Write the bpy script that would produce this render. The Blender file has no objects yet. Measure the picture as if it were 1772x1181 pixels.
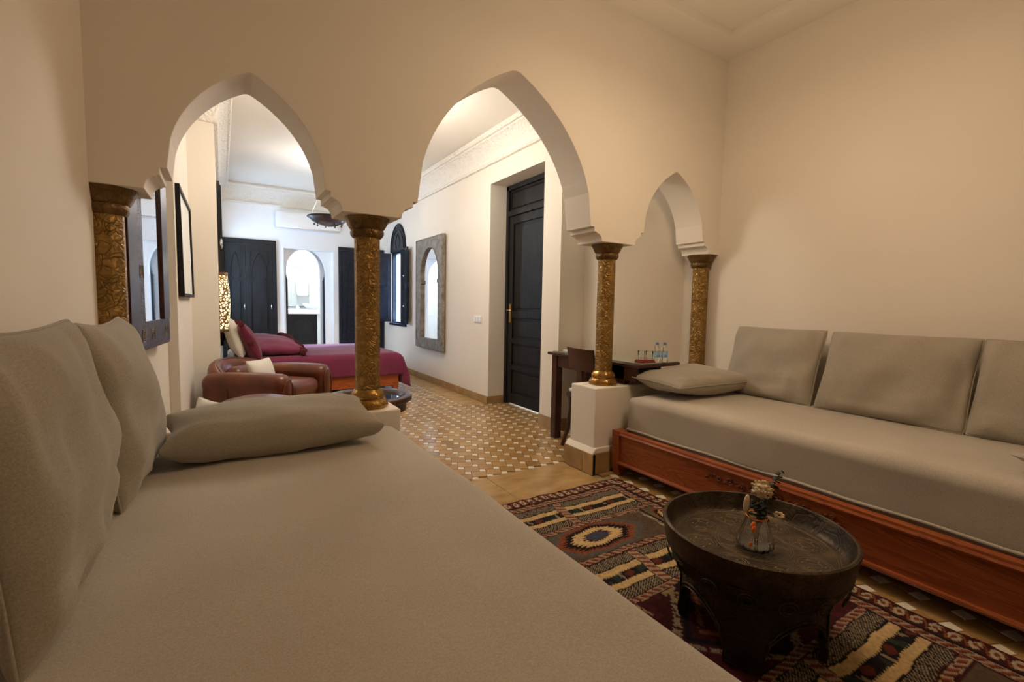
import bpy, bmesh, math, random
import numpy as np
from mathutils import Vector, Matrix, noise
random.seed(7); np.random.seed(7)
PI = math.pi
SC = bpy.context.scene
COL = SC.collection

# ------------------------------------------------------------------ camera
def make_camera():
    yaw, pitch, roll, fpx = 0.554391068, 0.0752334697, 0.0182038936, 811.160430
    cy, sy = math.cos(yaw), math.sin(yaw)
    f = Vector((sy*math.cos(pitch), cy*math.cos(pitch), -math.sin(pitch)))
    r = Vector((cy, -sy, 0)); d = f.cross(r)
    r2 = math.cos(roll)*r - math.sin(roll)*d
    d2 = math.sin(roll)*r + math.cos(roll)*d
    cam = bpy.data.cameras.new('camera'); cam.sensor_width = 36; cam.sensor_fit = 'HORIZONTAL'
    cam.lens = fpx/1772*36; cam.clip_start = .02; cam.clip_end = 100
    o = bpy.data.objects.new('camera', cam); COL.objects.link(o)
    u = -d2; b = -f
    o.matrix_world = Matrix(((r2.x, u.x, b.x, 0), (r2.y, u.y, b.y, 0), (r2.z, u.z, b.z, 1.12), (0, 0, 0, 1)))
    SC.camera = o
make_camera()

# ------------------------------------------------------------------ world, lights, exposure
SC.view_settings.view_transform = 'Standard'; SC.view_settings.look = 'None'
SC.view_settings.exposure = 0.0; SC.view_settings.gamma = 1.0
SC.view_settings.use_curve_mapping = False
W = bpy.data.worlds.new('World'); SC.world = W; W.use_nodes = True
wn = W.node_tree.nodes; bg = wn['Background']
bg.inputs[0].default_value = (.30, .55, 1, 1); bg.inputs[1].default_value = 1.15

def lamp(name, kind, loc, energy, color, size=.2, target=None, sizey=None):
    l = bpy.data.lights.new(name, kind); l.energy = energy; l.color = color
    if kind == 'AREA':
        l.shape = 'RECTANGLE'; l.size = size; l.size_y = sizey or size
    else: l.shadow_soft_size = size
    o = bpy.data.objects.new(name, l); COL.objects.link(o); o.location = loc
    if target is not None:
        o.rotation_euler = (Vector(target)-Vector(loc)).to_track_quat('-Z', 'Y').to_euler()
    return o
WARM = (1, .74, .47)
lamp('sitting_room_lamp_light', 'POINT', (1.95, 1.15, 2.0), 22, (1, .72, .465), .2)
lamp('sitting_room_downlight', 'AREA', (1.95, 1.2, 2.7), 8, (1, .72, .465), .45, (1.95, 1.2, 0))
lamp('chandelier_light', 'POINT', (1.2, 6.5, 2.28), 26, (1, .97, .93), .07)
lamp('hall_lamp_light', 'POINT', (1.25, 4.15, 2.42), 62, (1, .88, .74), .30)
lamp('courtyard_skylight', 'AREA', (4.3, 8.2, 3.7), 6000, (.45, .66, 1), 1.8, (2.5, 7.95, 1.4), 1.8)
lamp('bathroom_light', 'AREA', (1.3, 9.9, 2.8), 60, (.78, .89, 1), .8, (1.3, 9.9, 0))

# ------------------------------------------------------------------ material helpers
def newmat(name):
    m = bpy.data.materials.new(name); m.use_nodes = True
    nt = m.node_tree; nt.nodes.clear()
    out = nt.nodes.new('ShaderNodeOutputMaterial'); b = nt.nodes.new('ShaderNodeBsdfPrincipled')
    nt.links.new(b.outputs[0], out.inputs[0])
    return m, nt, b
def N(nt, t, **k):
    n = nt.nodes.new(t)
    for a, v in k.items():
        if a.startswith('i_'):
            key = a[2:]; key = int(key) if key.isdigit() else key.replace('_', ' ')
            n.inputs[key].default_value = v
        else: setattr(n, a, v)
    return n
def mapping(nt, scale=(1, 1, 1), rot=(0, 0, 0), coord='Object'):
    tc = N(nt, 'ShaderNodeTexCoord'); mp = N(nt, 'ShaderNodeMapping')
    mp.inputs['Scale'].default_value = scale; mp.inputs['Rotation'].default_value = rot
    nt.links.new(tc.outputs[coord], mp.inputs[0]); return mp.outputs[0]
def ramp(nt, fac, stops):
    r = N(nt, 'ShaderNodeValToRGB'); e = r.color_ramp.elements
    while len(e) < len(stops): e.new(.5)
    for i, (p, c) in enumerate(stops): e[i].position = p; e[i].color = (*c, 1) if len(c) == 3 else c
    nt.links.new(fac, r.inputs[0]); return r.outputs[0]
def bump(nt, b, h, strength=.3, dist=.01):
    n = N(nt, 'ShaderNodeBump'); n.inputs['Strength'].default_value = strength; n.inputs['Distance'].default_value = dist
    nt.links.new(h, n.inputs['Height']); nt.links.new(n.outputs[0], b.inputs['Normal'])
def noisy(name, c1, c2, scale=5, rough=.6, metal=0, bscale=60, bstr=.15, bdist=.003, detail=4, stretch=(1, 1, 1), spec=.5, coord='Object'):
    m, nt, b = newmat(name); v = mapping(nt, stretch, coord=coord)
    n = N(nt, 'ShaderNodeTexNoise'); n.inputs['Scale'].default_value = scale; n.inputs['Detail'].default_value = detail
    nt.links.new(v, n.inputs[0])
    nt.links.new(ramp(nt, n.outputs[0], [(.3, c1), (.7, c2)]), b.inputs['Base Color'])
    b.inputs['Roughness'].default_value = rough; b.inputs['Metallic'].default_value = metal
    b.inputs['Specular IOR Level'].default_value = spec
    if bstr:
        n2 = N(nt, 'ShaderNodeTexNoise'); n2.inputs['Scale'].default_value = bscale; n2.inputs['Detail'].default_value = 3
        nt.links.new(v, n2.inputs[0]); bump(nt, b, n2.outputs[0], bstr, bdist)
    return m
M = {}
M['plaster'] = noisy('plaster', (.80, .745, .66), (.84, .785, .70), 1.3, .75, bscale=9, bstr=.25, bdist=.006, spec=.2)
M['ceilingpaint'] = noisy('ceiling_paint', (.82, .78, .71), (.85, .81, .74), 1.5, .8, bscale=12, bstr=.1, spec=.2)
M['whitepaint'] = noisy('white_paint', (.86, .87, .88), (.9, .9, .9), 2, .5, bstr=.05)

def cornice_mat():
    m, nt, b = newmat('carved_plaster'); v = mapping(nt)
    b.inputs['Base Color'].default_value = (.84, .80, .73, 1); b.inputs['Roughness'].default_value = .7
    vo = N(nt, 'ShaderNodeTexVoronoi', feature='DISTANCE_TO_EDGE'); vo.inputs['Scale'].default_value = 22
    nt.links.new(v, vo.inputs['Vector']); bump(nt, b, vo.outputs['Distance'], .9, .02); return m
M['carved'] = cornice_mat()

def fabric(name, c1, c2, weave=420, mott=2.2, rough=.95):
    m, nt, b = newmat(name); v = mapping(nt)
    n = N(nt, 'ShaderNodeTexNoise'); n.inputs['Scale'].default_value = mott; n.inputs['Detail'].default_value = 5
    n3 = N(nt, 'ShaderNodeTexNoise'); n3.inputs['Scale'].default_value = 260; n3.inputs['Detail'].default_value = 3
    nt.links.new(v, n.inputs[0]); nt.links.new(v, n3.inputs[0])
    mx = N(nt, 'ShaderNodeMath', operation='MULTIPLY_ADD'); mx.inputs[1].default_value = .75
    nt.links.new(n3.outputs[0], mx.inputs[0])
    m2 = N(nt, 'ShaderNodeMath', operation='MULTIPLY'); m2.inputs[1].default_value = .55
    nt.links.new(n.outputs[0], m2.inputs[0]); nt.links.new(m2.outputs[0], mx.inputs[2])
    nt.links.new(ramp(nt, mx.outputs[0], [(.38, c1), (.92, c2)]), b.inputs['Base Color'])
    b.inputs['Roughness'].default_value = rough; b.inputs['Specular IOR Level'].default_value = .15
    b.inputs['Sheen Weight'].default_value = .25; b.inputs['Sheen Roughness'].default_value = .5
    w = N(nt, 'ShaderNodeTexNoise'); w.inputs['Scale'].default_value = weave; w.inputs['Detail'].default_value = 2
    nt.links.new(v, w.inputs[0]); bump(nt, b, w.outputs[0], .35, .002); return m
M['greige'] = fabric('greige_fabric', (.36, .32, .26), (.56, .505, .42))
M['greige2'] = fabric('greige_cushion_fabric', (.28, .25, .20), (.45, .405, .33))
M['purple'] = fabric('plum_fabric', (.13, .020, .055), (.27, .050, .115), 300)
M['maroon'] = fabric('maroon_fabric', (.10, .010, .030), (.20, .026, .06), 300)
M['whitefab'] = fabric('white_linen', (.62, .58, .52), (.85, .82, .76), 300)
M['tassel'] = noisy('tassel_wool', (.05, .004, .01), (.13, .012, .025), 60, .95, bscale=200, bstr=.8)
M['leather'] = noisy('brown_leather', (.085, .020, .008), (.17, .042, .015), 6, .33, bscale=120, bstr=.12, bdist=.002)
M['blackwood'] = noisy('black_painted_wood', (.008, .0075, .008), (.018, .017, .018), 30, .5, bscale=60, bstr=.15, stretch=(1, 1, .15), spec=.22)
M['bluewood'] = noisy('dark_blue_painted_wood', (.010, .013, .022), (.020, .026, .040), 20, .4, bscale=60, bstr=.15, spec=.22)
M['darkwood'] = noisy('dark_walnut', (.030, .010, .006), (.075, .026, .015), 12, .3, bscale=60, bstr=.1, stretch=(1, .2, 1))
def wood(name, c1, c2, c3, axis='Y', rough=.35):
    m, nt, b = newmat(name)
    s = {'X': (.8, 9, 9), 'Y': (9, .8, 9), 'Z': (9, 9, .8)}[axis]
    v = mapping(nt, s)
    n = N(nt, 'ShaderNodeTexNoise'); n.inputs['Scale'].default_value = 1.2; n.inputs['Detail'].default_value = 5; n.inputs['Distortion'].default_value = 1.4
    nt.links.new(v, n.inputs[0])
    w = N(nt, 'ShaderNodeMath', operation='MULTIPLY'); w.inputs[1].default_value = 11
    nt.links.new(n.outputs[0], w.inputs[0])
    s2 = N(nt, 'ShaderNodeMath', operation='FRACT'); nt.links.new(w.outputs[0], s2.inputs[0])
    nt.links.new(ramp(nt, s2.outputs[0], [(0, c1), (.45, c2), (.85, c3), (1, c1)]), b.inputs['Base Color'])
    b.inputs['Roughness'].default_value = rough
    bump(nt, b, s2.outputs[0], .06, .002); return m
M['redwood'] = wood('orange_red_cedar', (.22, .045, .011), (.30, .072, .017), (.36, .095, .025))
M['redcarve'] = wood('dark_carved_cedar', (.08, .018, .006), (.14, .03, .009), (.18, .045, .014))
M['redwood_x'] = wood('orange_red_cedar_bed', (.30, .06, .014), (.42, .10, .025), (.50, .13, .03), 'X')
M['brownframe'] = noisy('brown_wood_frame', (.03, .008, .006), (.06, .018, .013), 20, .35, bstr=.05)

def simple(name, c, rough=.5, metal=0, **k):
    m, nt, b = newmat(name); b.inputs['Base Color'].default_value = (*c, 1)
    b.inputs['Roughness'].default_value = rough; b.inputs['Metallic'].default_value = metal
    for a, v in k.items(): b.inputs[a.replace('_', ' ')].default_value = v
    return m
def brass(name, c1, c2, c3, rough, vs, bs):
    m, nt, b = newmat(name); v = mapping(nt, coord='Generated' if False else 'Object')
    n = N(nt, 'ShaderNodeTexNoise'); n.inputs['Scale'].default_value = 14; n.inputs['Detail'].default_value = 6
    nt.links.new(v, n.inputs[0])
    nd = N(nt, 'ShaderNodeTexNoise'); nd.inputs['Scale'].default_value = 18; nt.links.new(v, nd.inputs[0])
    mixv = N(nt, 'ShaderNodeMixRGB'); mixv.inputs[0].default_value = .06
    nt.links.new(v, mixv.inputs[1]); nt.links.new(nd.outputs[1], mixv.inputs[2])
    wv = N(nt, 'ShaderNodeTexWave', wave_type='RINGS', rings_direction='SPHERICAL'); wv.inputs['Scale'].default_value = vs*.33
    vo = N(nt, 'ShaderNodeTexVoronoi', feature='DISTANCE_TO_EDGE'); vo.inputs['Scale'].default_value = vs
    nt.links.new(mixv.outputs[0], vo.inputs['Vector'])
    vf = N(nt, 'ShaderNodeTexVoronoi', feature='F1'); vf.inputs['Scale'].default_value = vs*.8
    nt.links.new(mixv.outputs[0], vf.inputs['Vector'])
    sn = N(nt, 'ShaderNodeMath', operation='SINE'); ml = N(nt, 'ShaderNodeMath', operation='MULTIPLY'); ml.inputs[1].default_value = 26
    nt.links.new(vf.outputs['Distance'], ml.inputs[0]); nt.links.new(ml.outputs[0], sn.inputs[0])
    mr = N(nt, 'ShaderNodeMapRange'); mr.inputs['From Min'].default_value = 0; mr.inputs['From Max'].default_value = .07
    nt.links.new(vo.outputs['Distance'], mr.inputs[0])
    ad = N(nt, 'ShaderNodeMath', operation='MULTIPLY_ADD'); ad.inputs[1].default_value = .3
    nt.links.new(sn.outputs[0], ad.inputs[0]); nt.links.new(mr.outputs[0], ad.inputs[2])
    c = ramp(nt, n.outputs[0], [(.3, c1), (.55, c2), (.75, c3)])
    mx = N(nt, 'ShaderNodeMixRGB', blend_type='MULTIPLY'); mx.inputs[0].default_value = .85 if bs else 0
    nt.links.new(c, mx.inputs[1])
    nt.links.new(ramp(nt, ad.outputs[0], [(0, (1.25, 1.2, 1.05)), (.35, (.5, .45, .4)), (1, (1, 1, 1))]), mx.inputs[2])
    nt.links.new(mx.outputs[0], b.inputs['Base Color'])
    b.inputs['Metallic'].default_value = .62; b.inputs['Roughness'].default_value = rough
    if bs: bump(nt, b, ad.outputs[0], bs, .004)
    return m
M['brass'] = brass('engraved_brass', (.22, .125, .030), (.34, .20, .055), (.46, .29, .095), .40, 23, .8)
M['brass_polished'] = brass('polished_brass', (.25, .12, .02), (.42, .24, .06), (.55, .34, .10), .24, 18, .15)
M['brass_dark'] = brass('dark_brass', (.10, .055, .016), (.17, .095, .030), (.24, .145, .05), .42, 24, .4)
M['tray'] = brass('engraved_dark_metal', (.040, .028, .017), (.075, .053, .032), (.13, .095, .055), .45, 20, .22)
M['tray_line'] = simple('worn_metal_line', (.20, .15, .09), .4, .6)
M['tableside'] = brass('carved_dark_wood', (.014, .008, .004), (.028, .016, .009), (.055, .034, .019), .5, 18, .35)
M['tableside'].node_tree.nodes['Principled BSDF'].inputs['Metallic'].default_value = .2
M['silver'] = brass('embossed_silver', (.22, .19, .16), (.36, .32, .27), (.5, .45, .40), .42, 26, .7)
M['purplemetal'] = brass('embossed_grey_metal', (.075, .07, .09), (.12, .11, .14), (.18, .165, .20), .45, 26, .5)

M['mirror'] = simple('mirror_glass', (.86, .89, .92), .015, 1)
M['plastic'] = simple('white_plastic', (.85, .86, .87), .35)
M['chrome'] = simple('chrome', (.7, .7, .7), .2, 1)
M['gold'] = simple('gold_metal', (.65, .40, .12), .25, 1)
M['glass'] = simple('clear_glass', (.97, .99, .98), .03, 0, Transmission_Weight=1.0, IOR=1.45)
M['tableglass'] = simple('green_table_glass', (.72, .80, .68), .06, 0, Specular_IOR_Level=.6)
M['tableglass'].node_tree.nodes['Principled BSDF'].inputs['Base Color'].default_value = (.30, .33, .25, 1)
M['smokeglass'] = simple('smoked_glass', (.03, .03, .035), .04)
M['label'] = noisy('blue_bottle_label', (.05, .25, .55), (.55, .75, .85), 30, .5, bstr=0)
M['cap'] = simple('blue_cap', (.12, .22, .42), .4)
M['paper'] = noisy('paper', (.8, .8, .76), (.86, .86, .83), 4, .7, bstr=0)
M['redcloth'] = fabric('red_napkin', (.16, .012, .012), (.33, .03, .03), 300)
M['orange'] = simple('orange_ribbon', (.85, .20, .03), .5)
M['grout'] = noisy('grout', (.36, .27, .16), (.48, .37, .23), 20, .7, bstr=.1)
M['eucalyptus'] = noisy('eucalyptus_leaf', (.012, .016, .012), (.035, .045, .03), 20, .6, bstr=0)
M['dryflower'] = noisy('dried_flower', (.50, .38, .22), (.78, .64, .42), 40, .9, bscale=150, bstr=.5)
M['stem'] = simple('dry_stem', (.20, .13, .06), .7)
M['thinglass'] = simple('thin_glass', (.98, .99, .98), .02, 0, Transmission_Weight=1.0, IOR=1.08)
M['fillpane'] = simple('glowing_fill_pane', (.8, .85, .9), .5, 0, Emission_Color=(.50, .72, 1, 1), Emission_Strength=14)  # emissive pane of the added window, bluish fill for the far end
M['darkvoid'] = simple('dark_interior', (.015, .015, .018), .6)
M['amber'] = noisy('chandelier_bowl', (.09, .08, .09), (.20, .18, .19), 8, .35, metal=.6, bstr=.1)

def tile_mat(name, stops, rough):
    m, nt, b = newmat(name)
    oi = N(nt, 'ShaderNodeObjectInfo'); ge = N(nt, 'ShaderNodeNewGeometry')
    ad = N(nt, 'ShaderNodeMath', operation='ADD'); fr = N(nt, 'ShaderNodeMath', operation='FRACT')
    nt.links.new(oi.outputs['Random'], ad.inputs[0]); nt.links.new(ge.outputs['Random Per Island'], ad.inputs[1])
    nt.links.new(ad.outputs[0], fr.inputs[0])
    v = mapping(nt); n = N(nt, 'ShaderNodeTexNoise'); n.inputs['Scale'].default_value = 30; n.inputs['Detail'].default_value = 4
    nt.links.new(v, n.inputs[0])
    base = ramp(nt, fr.outputs[0], stops)
    mx = N(nt, 'ShaderNodeMixRGB', blend_type='MULTIPLY'); mx.inputs[0].default_value = .5
    nt.links.new(base, mx.inputs[1]); nt.links.new(ramp(nt, n.outputs[0], [(.3, (.72, .72, .72)), (.7, (1.1, 1.1, 1.1))]), mx.inputs[2])
    nt.links.new(mx.outputs[0], b.inputs['Base Color'])
    b.inputs['Roughness'].default_value = rough
    n2 = N(nt, 'ShaderNodeTexNoise'); n2.inputs['Scale'].default_value = 16; nt.links.new(v, n2.inputs[0])
    bump(nt, b, n2.outputs[0], .25, .004); return m
M['tan_tile'] = tile_mat('ochre_zellige', [(0, (.32, .18, .058)), (.35, (.42, .25, .09)), (.7, (.48, .295, .115)), (1, (.39, .21, .075))], .2)
M['white_tile'] = tile_mat('white_zellige', [(0, (.80, .70, .56)), (.5, (.88, .80, .68)), (1, (.76, .68, .50))], .2)
M['slab'] = noisy('honey_marble', (.34, .20, .07), (.52, .34, .15), 5, .25, bscale=8, bstr=.05, stretch=(1, 1.8, 1), coord='Object')
M['basetile'] = noisy('brown_stone_tile', (.30, .18, .07), (.44, .28, .13), 9, .3, bscale=20, bstr=.05)

def lamp_shade_mat():
    m, nt, b = newmat('perforated_brass_shade'); v = mapping(nt)
    vo = N(nt, 'ShaderNodeTexVoronoi', feature='DISTANCE_TO_EDGE'); vo.inputs['Scale'].default_value = 34
    nt.links.new(v, vo.inputs['Vector'])
    gt = N(nt, 'ShaderNodeMath', operation='GREATER_THAN'); gt.inputs[1].default_value = .15
    nt.links.new(vo.outputs['Distance'], gt.inputs[0])
    b.inputs['Base Color'].default_value = (.35, .2, .05, 1); b.inputs['Metallic'].default_value = .8; b.inputs['Roughness'].default_value = .4
    b.inputs['Emission Color'].default_value = (1, .80, .45, 1)
    ml = N(nt, 'ShaderNodeMath', operation='MULTIPLY'); ml.inputs[1].default_value = 2.2
    nt.links.new(gt.outputs[0], ml.inputs[0]); nt.links.new(ml.outputs[0], b.inputs['Emission Strength']); return m
M['shade'] = lamp_shade_mat()
M['bulb'] = simple('lit_bulb', (1, .95, .85), .5, 0, Emission_Color=(1, .93, .8, 1), Emission_Strength=14)

# ------------------------------------------------------------------ mesh helpers
class MB:
    def __init__(s): s.v = []; s.f = []
    def add(s, vs, fs):
        o = len(s.v); s.v += [tuple(p) for p in vs]; s.f += [tuple(i+o for i in f) for f in fs]; return s
    def box(s, x0, x1, y0, y1, z0, z1):
        return s.add([(x0, y0, z0), (x1, y0, z0), (x1, y1, z0), (x0, y1, z0), (x0, y0, z1), (x1, y0, z1), (x1, y1, z1), (x0, y1, z1)],
                     [(0, 3, 2, 1), (4, 5, 6, 7), (0, 1, 5, 4), (1, 2, 6, 5), (2, 3, 7, 6), (3, 0, 4, 7)])
    def prism(s, pts, a0, a1, axis='y'):
        n = len(pts)
        def mk(p, a):
            return {'y': (p[0], a, p[1]), 'x': (a, p[0], p[1]), 'z': (p[0], p[1], a)}[axis]
        vs = [mk(p, a0) for p in pts]+[mk(p, a1) for p in pts]
        return s.add(vs, [tuple(range(n))[::-1], tuple(range(n, 2*n))]+[(i, (i+1) % n, n+(i+1) % n, n+i) for i in range(n)])
    def lathe(s, prof, seg=24, c=(0, 0, 0), rf=None, cap=True):
        vs = []; k = len(prof)
        for j in range(seg):
            a = 2*PI*j/seg
            for r, z in prof:
                q = r*(rf(a, z) if rf else 1); vs.append((c[0]+q*math.cos(a), c[1]+q*math.sin(a), c[2]+z))
        fs = [(j*k+i, ((j+1) % seg)*k+i, ((j+1) % seg)*k+i+1, j*k+i+1) for j in range(seg) for i in range(k-1)]
        if cap:
            fs.append(tuple(j*k for j in range(seg))[::-1]); fs.append(tuple(j*k+k-1 for j in range(seg)))
        return s.add(vs, fs)
    def tube(s, path, r, seg=6, closed=False):
        P = [Vector(p) for p in path]; n = len(P); vs = []; up = Vector((0, 0, 1)); prev = None
        for i in range(n):
            if closed: t = P[(i+1) % n]-P[i-1]
            else: t = P[min(i+1, n-1)]-P[max(i-1, 0)]
            t = t.normalized() if t.length > 1e-9 else Vector((0, 0, 1))
            if prev is None:
                a = t.cross(up)
                if a.length < .1: a = t.cross(Vector((1, 0, 0)))
            else:
                a = prev-t*prev.dot(t)
            a.normalize(); prev = a; b = t.cross(a)
            rr = r(i/(n-1)) if callable(r) else r
            for j in range(seg):
                w = 2*PI*j/seg; vs.append(P[i]+(a*math.cos(w)+b*math.sin(w))*rr)
        fs = []
        for i in range(n if closed else n-1):
            i2 = (i+1) % n
            for j in range(seg): fs.append((i*seg+j, i*seg+(j+1) % seg, i2*seg+(j+1) % seg, i2*seg+j))
        if not closed:
            fs.append(tuple(range(seg))[::-1]); fs.append(tuple(range((n-1)*seg, n*seg)))
        return s.add(vs, fs)
    def ball(s, c, rx, ry=None, rz=None, seg=12, rings=8, mat=None):
        ry = ry or rx; rz = rz or rx; vs = [(0, 0, -rz)]
        for i in range(1, rings):
            ph = -PI/2+PI*i/rings
            for j in range(seg):
                a = 2*PI*j/seg; vs.append((rx*math.cos(ph)*math.cos(a), ry*math.cos(ph)*math.sin(a), rz*math.sin(ph)))
        vs.append((0, 0, rz)); fs = []
        for j in range(seg): fs.append((0, 1+(j+1) % seg, 1+j))
        for i in range(rings-2):
            for j in range(seg):
                a = 1+i*seg+j; b = 1+i*seg+(j+1) % seg; fs.append((a, b, b+seg, a+seg))
        L = len(vs)-1; o = 1+(rings-2)*seg
        for j in range(seg): fs.append((o+j, o+(j+1) % seg, L))
        if mat: vs = [mat@Vector(v) for v in vs]
        return s.add([(v[0]+c[0], v[1]+c[1], v[2]+c[2]) for v in vs], fs)
    def build(s, name, mat, parent=None, smooth=False, bevel=0, seg=2, loc=None, auto=None):
        me = bpy.data.meshes.new(name); me.from_pydata(s.v, [], s.f); me.validate()
        bm = bmesh.new(); bm.from_mesh(me); bmesh.ops.recalc_face_normals(bm, faces=bm.faces); bm.to_mesh(me); bm.free()
        me.materials.append(mat)
        o = bpy.data.objects.new(name, me); COL.objects.link(o)
        if parent is not None: o.parent = parent
        if loc is not None: o.location = loc
        if smooth: me.polygons.foreach_set('use_smooth', [True]*len(me.polygons))
        if bevel:
            b = o.modifiers.new('bevel', 'BEVEL'); b.width = bevel; b.segments = seg; b.limit_method = 'ANGLE'; b.angle_limit = math.radians(40)
            if not smooth: me.polygons.foreach_set('use_smooth', [False]*len(me.polygons))
        if auto:
            me.polygons.foreach_set('use_smooth', [True]*len(me.polygons))
            me.set_sharp_from_angle(angle=math.radians(auto))
        return o
def tag(o, label=None, cat=None, group=None, kind=None):
    if label: o['label'] = label
    if cat: o['category'] = cat
    if group: o['group'] = group
    if kind: o['kind'] = kind
    return o
def thing(name, loc, label, cat, rotz=0, group=None):
    o = bpy.data.objects.new(name, None); COL.objects.link(o); o.location = loc; o.rotation_euler = (0, 0, rotz)
    o.empty_display_size = .1
    return tag(o, label, cat, group)
def struct(mb, name, mat, **k):
    o = mb.build(name, mat, **k); o['kind'] = 'structure'; return o

def rbox(sx, sy, sz, r, n=10, fn=None, p=2.0, centre=(0, 0, 0)):
    """rounded soft box as an MB; grid on each side, points pushed to a rounding radius"""
    bm = bmesh.new(); bmesh.ops.create_cube(bm, size=1)
    bmesh.ops.subdivide_edges(bm, edges=bm.edges[:], cuts=n, use_grid_fill=True)
    h = Vector((sx/2, sy/2, sz/2)); r = min(r, min(h)*.999)
    for v in bm.verts:
        # concentrate grid near the edges
        c = Vector([math.copysign(abs(2*a)**.75, a)*hh for a, hh in zip(v.co, h)])
        q = Vector([max(-hh+r, min(hh-r, a)) for a, hh in zip(c, h)])
        d = c-q
        if d.length > 1e-9: d = d.normalized()*r
        v.co = q+d
    if fn:
        bm.normal_update()
        for v in bm.verts: v.co = fn(v.co.copy(), v.normal.copy())
    bm.verts.index_update()
    mb = MB(); mb.v = [tuple(v.co+Vector(centre)) for v in bm.verts]; mb.f = [tuple(w.index for w in f.verts) for f in bm.faces]
    bm.free(); return mb

def cushion(name, w, h, t, mat, label, cat, M4, seed=0, n=26, ear=.05, wr=.012, group=None, piping=True, sag=0, fat=.42):
    """stuffed cushion in its local XY plane, Z is thickness"""
    random.seed(seed); off = Vector((seed*3.1, seed*1.7, seed*.9))
    def out(u, v):
        # concave sides, pointed corners
        cu = 1-ear*(1-v*v)**1.0*abs(u)**2; cv = 1-ear*(1-u*u)**1.0*abs(v)**2
        x = u*cu*w/2; y = v*cv*h/2
        f_ = 1-.026*(abs(u)*abs(v))**7; x *= f_; y *= f_
        y += sag*(1-u*u)*(v > 0)*-abs(v)
        return x, y
    vs = []; idx = {}
    for side in (1, -1):
        for i in range(n+1):
            for j in range(n+1):
                u = -math.cos(PI*i/n); v = -math.cos(PI*j/n)
                rim = i in (0, n) or j in (0, n)
                if side == -1 and rim: idx[(side, i, j)] = idx[(1, i, j)]; continue
                x, y = out(u, v)
                th = ((1-u*u)**fat)*((1-v*v)**fat)
                z = side*t/2*th
                p = Vector((x, y, z))
                if not rim:
                    e = 1-th
                    wv = noise.noise(Vector((x*6, y*6, side*2))+off)*wr*1.5+noise.noise(Vector((x*21, y*6, side))+off)*wr*(.3+e*1.1)
                    wv -= abs(noise.noise(Vector((x*5+y*9, y*14, side))+off))*wr*1.2*max(0, -v)**.5
                    z += wv*min(1, th*2.2); p.z = z
                idx[(side, i, j)] = len(vs); vs.append(p)
    fs = []
    for side in (1, -1):
        for i in range(n):
            for j in range(n):
                q = [idx[(side, i, j)], idx[(side, i+1, j)], idx[(side, i+1, j+1)], idx[(side, i, j+1)]]
                fs.append(q if side == 1 else q[::-1])
    mb = MB(); mb.v = [tuple(p) for p in vs]; mb.f = [tuple(q) for q in fs]
    o = mb.build(name, mat, smooth=True); tag(o, label, cat, group)
    if piping:
        path = [vs[idx[(1, i, 0)]] for i in range(n)]+[vs[idx[(1, n, j)]] for j in range(n)]+[vs[idx[(1, i, n)]] for i in range(n, 0, -1)]+[vs[idx[(1, 0, j)]] for j in range(n, 0, -1)]
        q = MB(); q.tube([p*1.003 for p in path], .0042, 5, closed=True); q.build('piping', mat, o, smooth=True)
    o.matrix_world = M4
    return o
def frame4(origin, xa, ya):
    x = Vector(xa).normalized(); y = Vector(ya); y = (y-x*y.dot(x)).normalized(); z = x.cross(y)
    return Matrix(((x.x, y.x, z.x, origin[0]), (x.y, y.y, z.y, origin[1]), (x.z, y.z, z.z, origin[2]), (0, 0, 0, 1)))

# ================================================================== ROOM SHELL
XL, XR = -.41, 3.36          # sitting room side walls
YA, YB = 2.34, 2.59          # arcade wall faces
XW = 2.55                    # bedroom right wall
YE = 8.62                    # bedroom back wall
FZ = -.008
struct(MB().box(-1, 4.2, -2, 12, -.2, FZ), 'floor', M['grout'])
FLOOR = bpy.data.objects['floor']
struct(MB().box(XL-.12, XL, -1.9, YB, 0, 3.3), 'wall_left', M['plaster'])
struct(MB().box(XR, XR+.12, -1.9, YB+.1, 0, 3.3), 'wall_right', M['plaster'])
struct(MB().box(XL-.12, XR+.12, -2.0, -1.9, 0, 3.3), 'wall_front', M['plaster'])
# arcade wall ------------------------------------------------------
def arch_curve(xc, half, z0, rise, n=22):
    pts = []
    for i in range(-n, n+1):
        t = i/n; tt = abs(t); tt = tt if tt > .06 else .03+tt*tt/.12
        h = math.sqrt(max(0, 4-(tt+1)**2))/math.sqrt(3)
        pts.append((xc+t*half, z0+rise*h))
    return pts
def arcade():
    zi, zs = 1.55, 1.65
    def corbel(xi, xs):   # from impost edge xi out to springer xs (profile going up)
        s = 1 if xs > xi else -1; d = abs(xs-xi)
        p = []
        for k in range(9):
            a = PI/2*k/8
            p.append((xi+s*d*.50*(1-math.cos(a)), zi+.052*math.sin(a)))
        p += [(xi+s*d*.50, zi+.058), (xi+s*d*.68, zi+.058), (xi+s*d*.68, zs-.012), (xs, zs-.012), (xs, zs)]
        return p
    arches = [(-.246, -.170, .118, .418, .493), (.783, .868, 1.446, 2.028, 2.128), (2.432, 2.512, 2.832, 3.154, 3.232)]
    rises = [.435, .80, .46]
    pts = [(XL-.02, 3.3), (XL-.02, zi)]
    for (i0, s0, xc, s1, i1), rise in zip(arches, rises):
        pts += corbel(i0, s0)
        half = (s1-s0)/2
        pts += arch_curve((s0+s1)/2, half, zs, rise)[1:-1]
        pts += corbel(i1, s1)[::-1]
    pts += [(XR+.02, zi), (XR+.02, 3.3)]
    o = struct(MB().prism(pts, YA, YB, 'y'), 'wall_middle', M['plaster'], bevel=.004, seg=2)
    return o
arcade()
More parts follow.
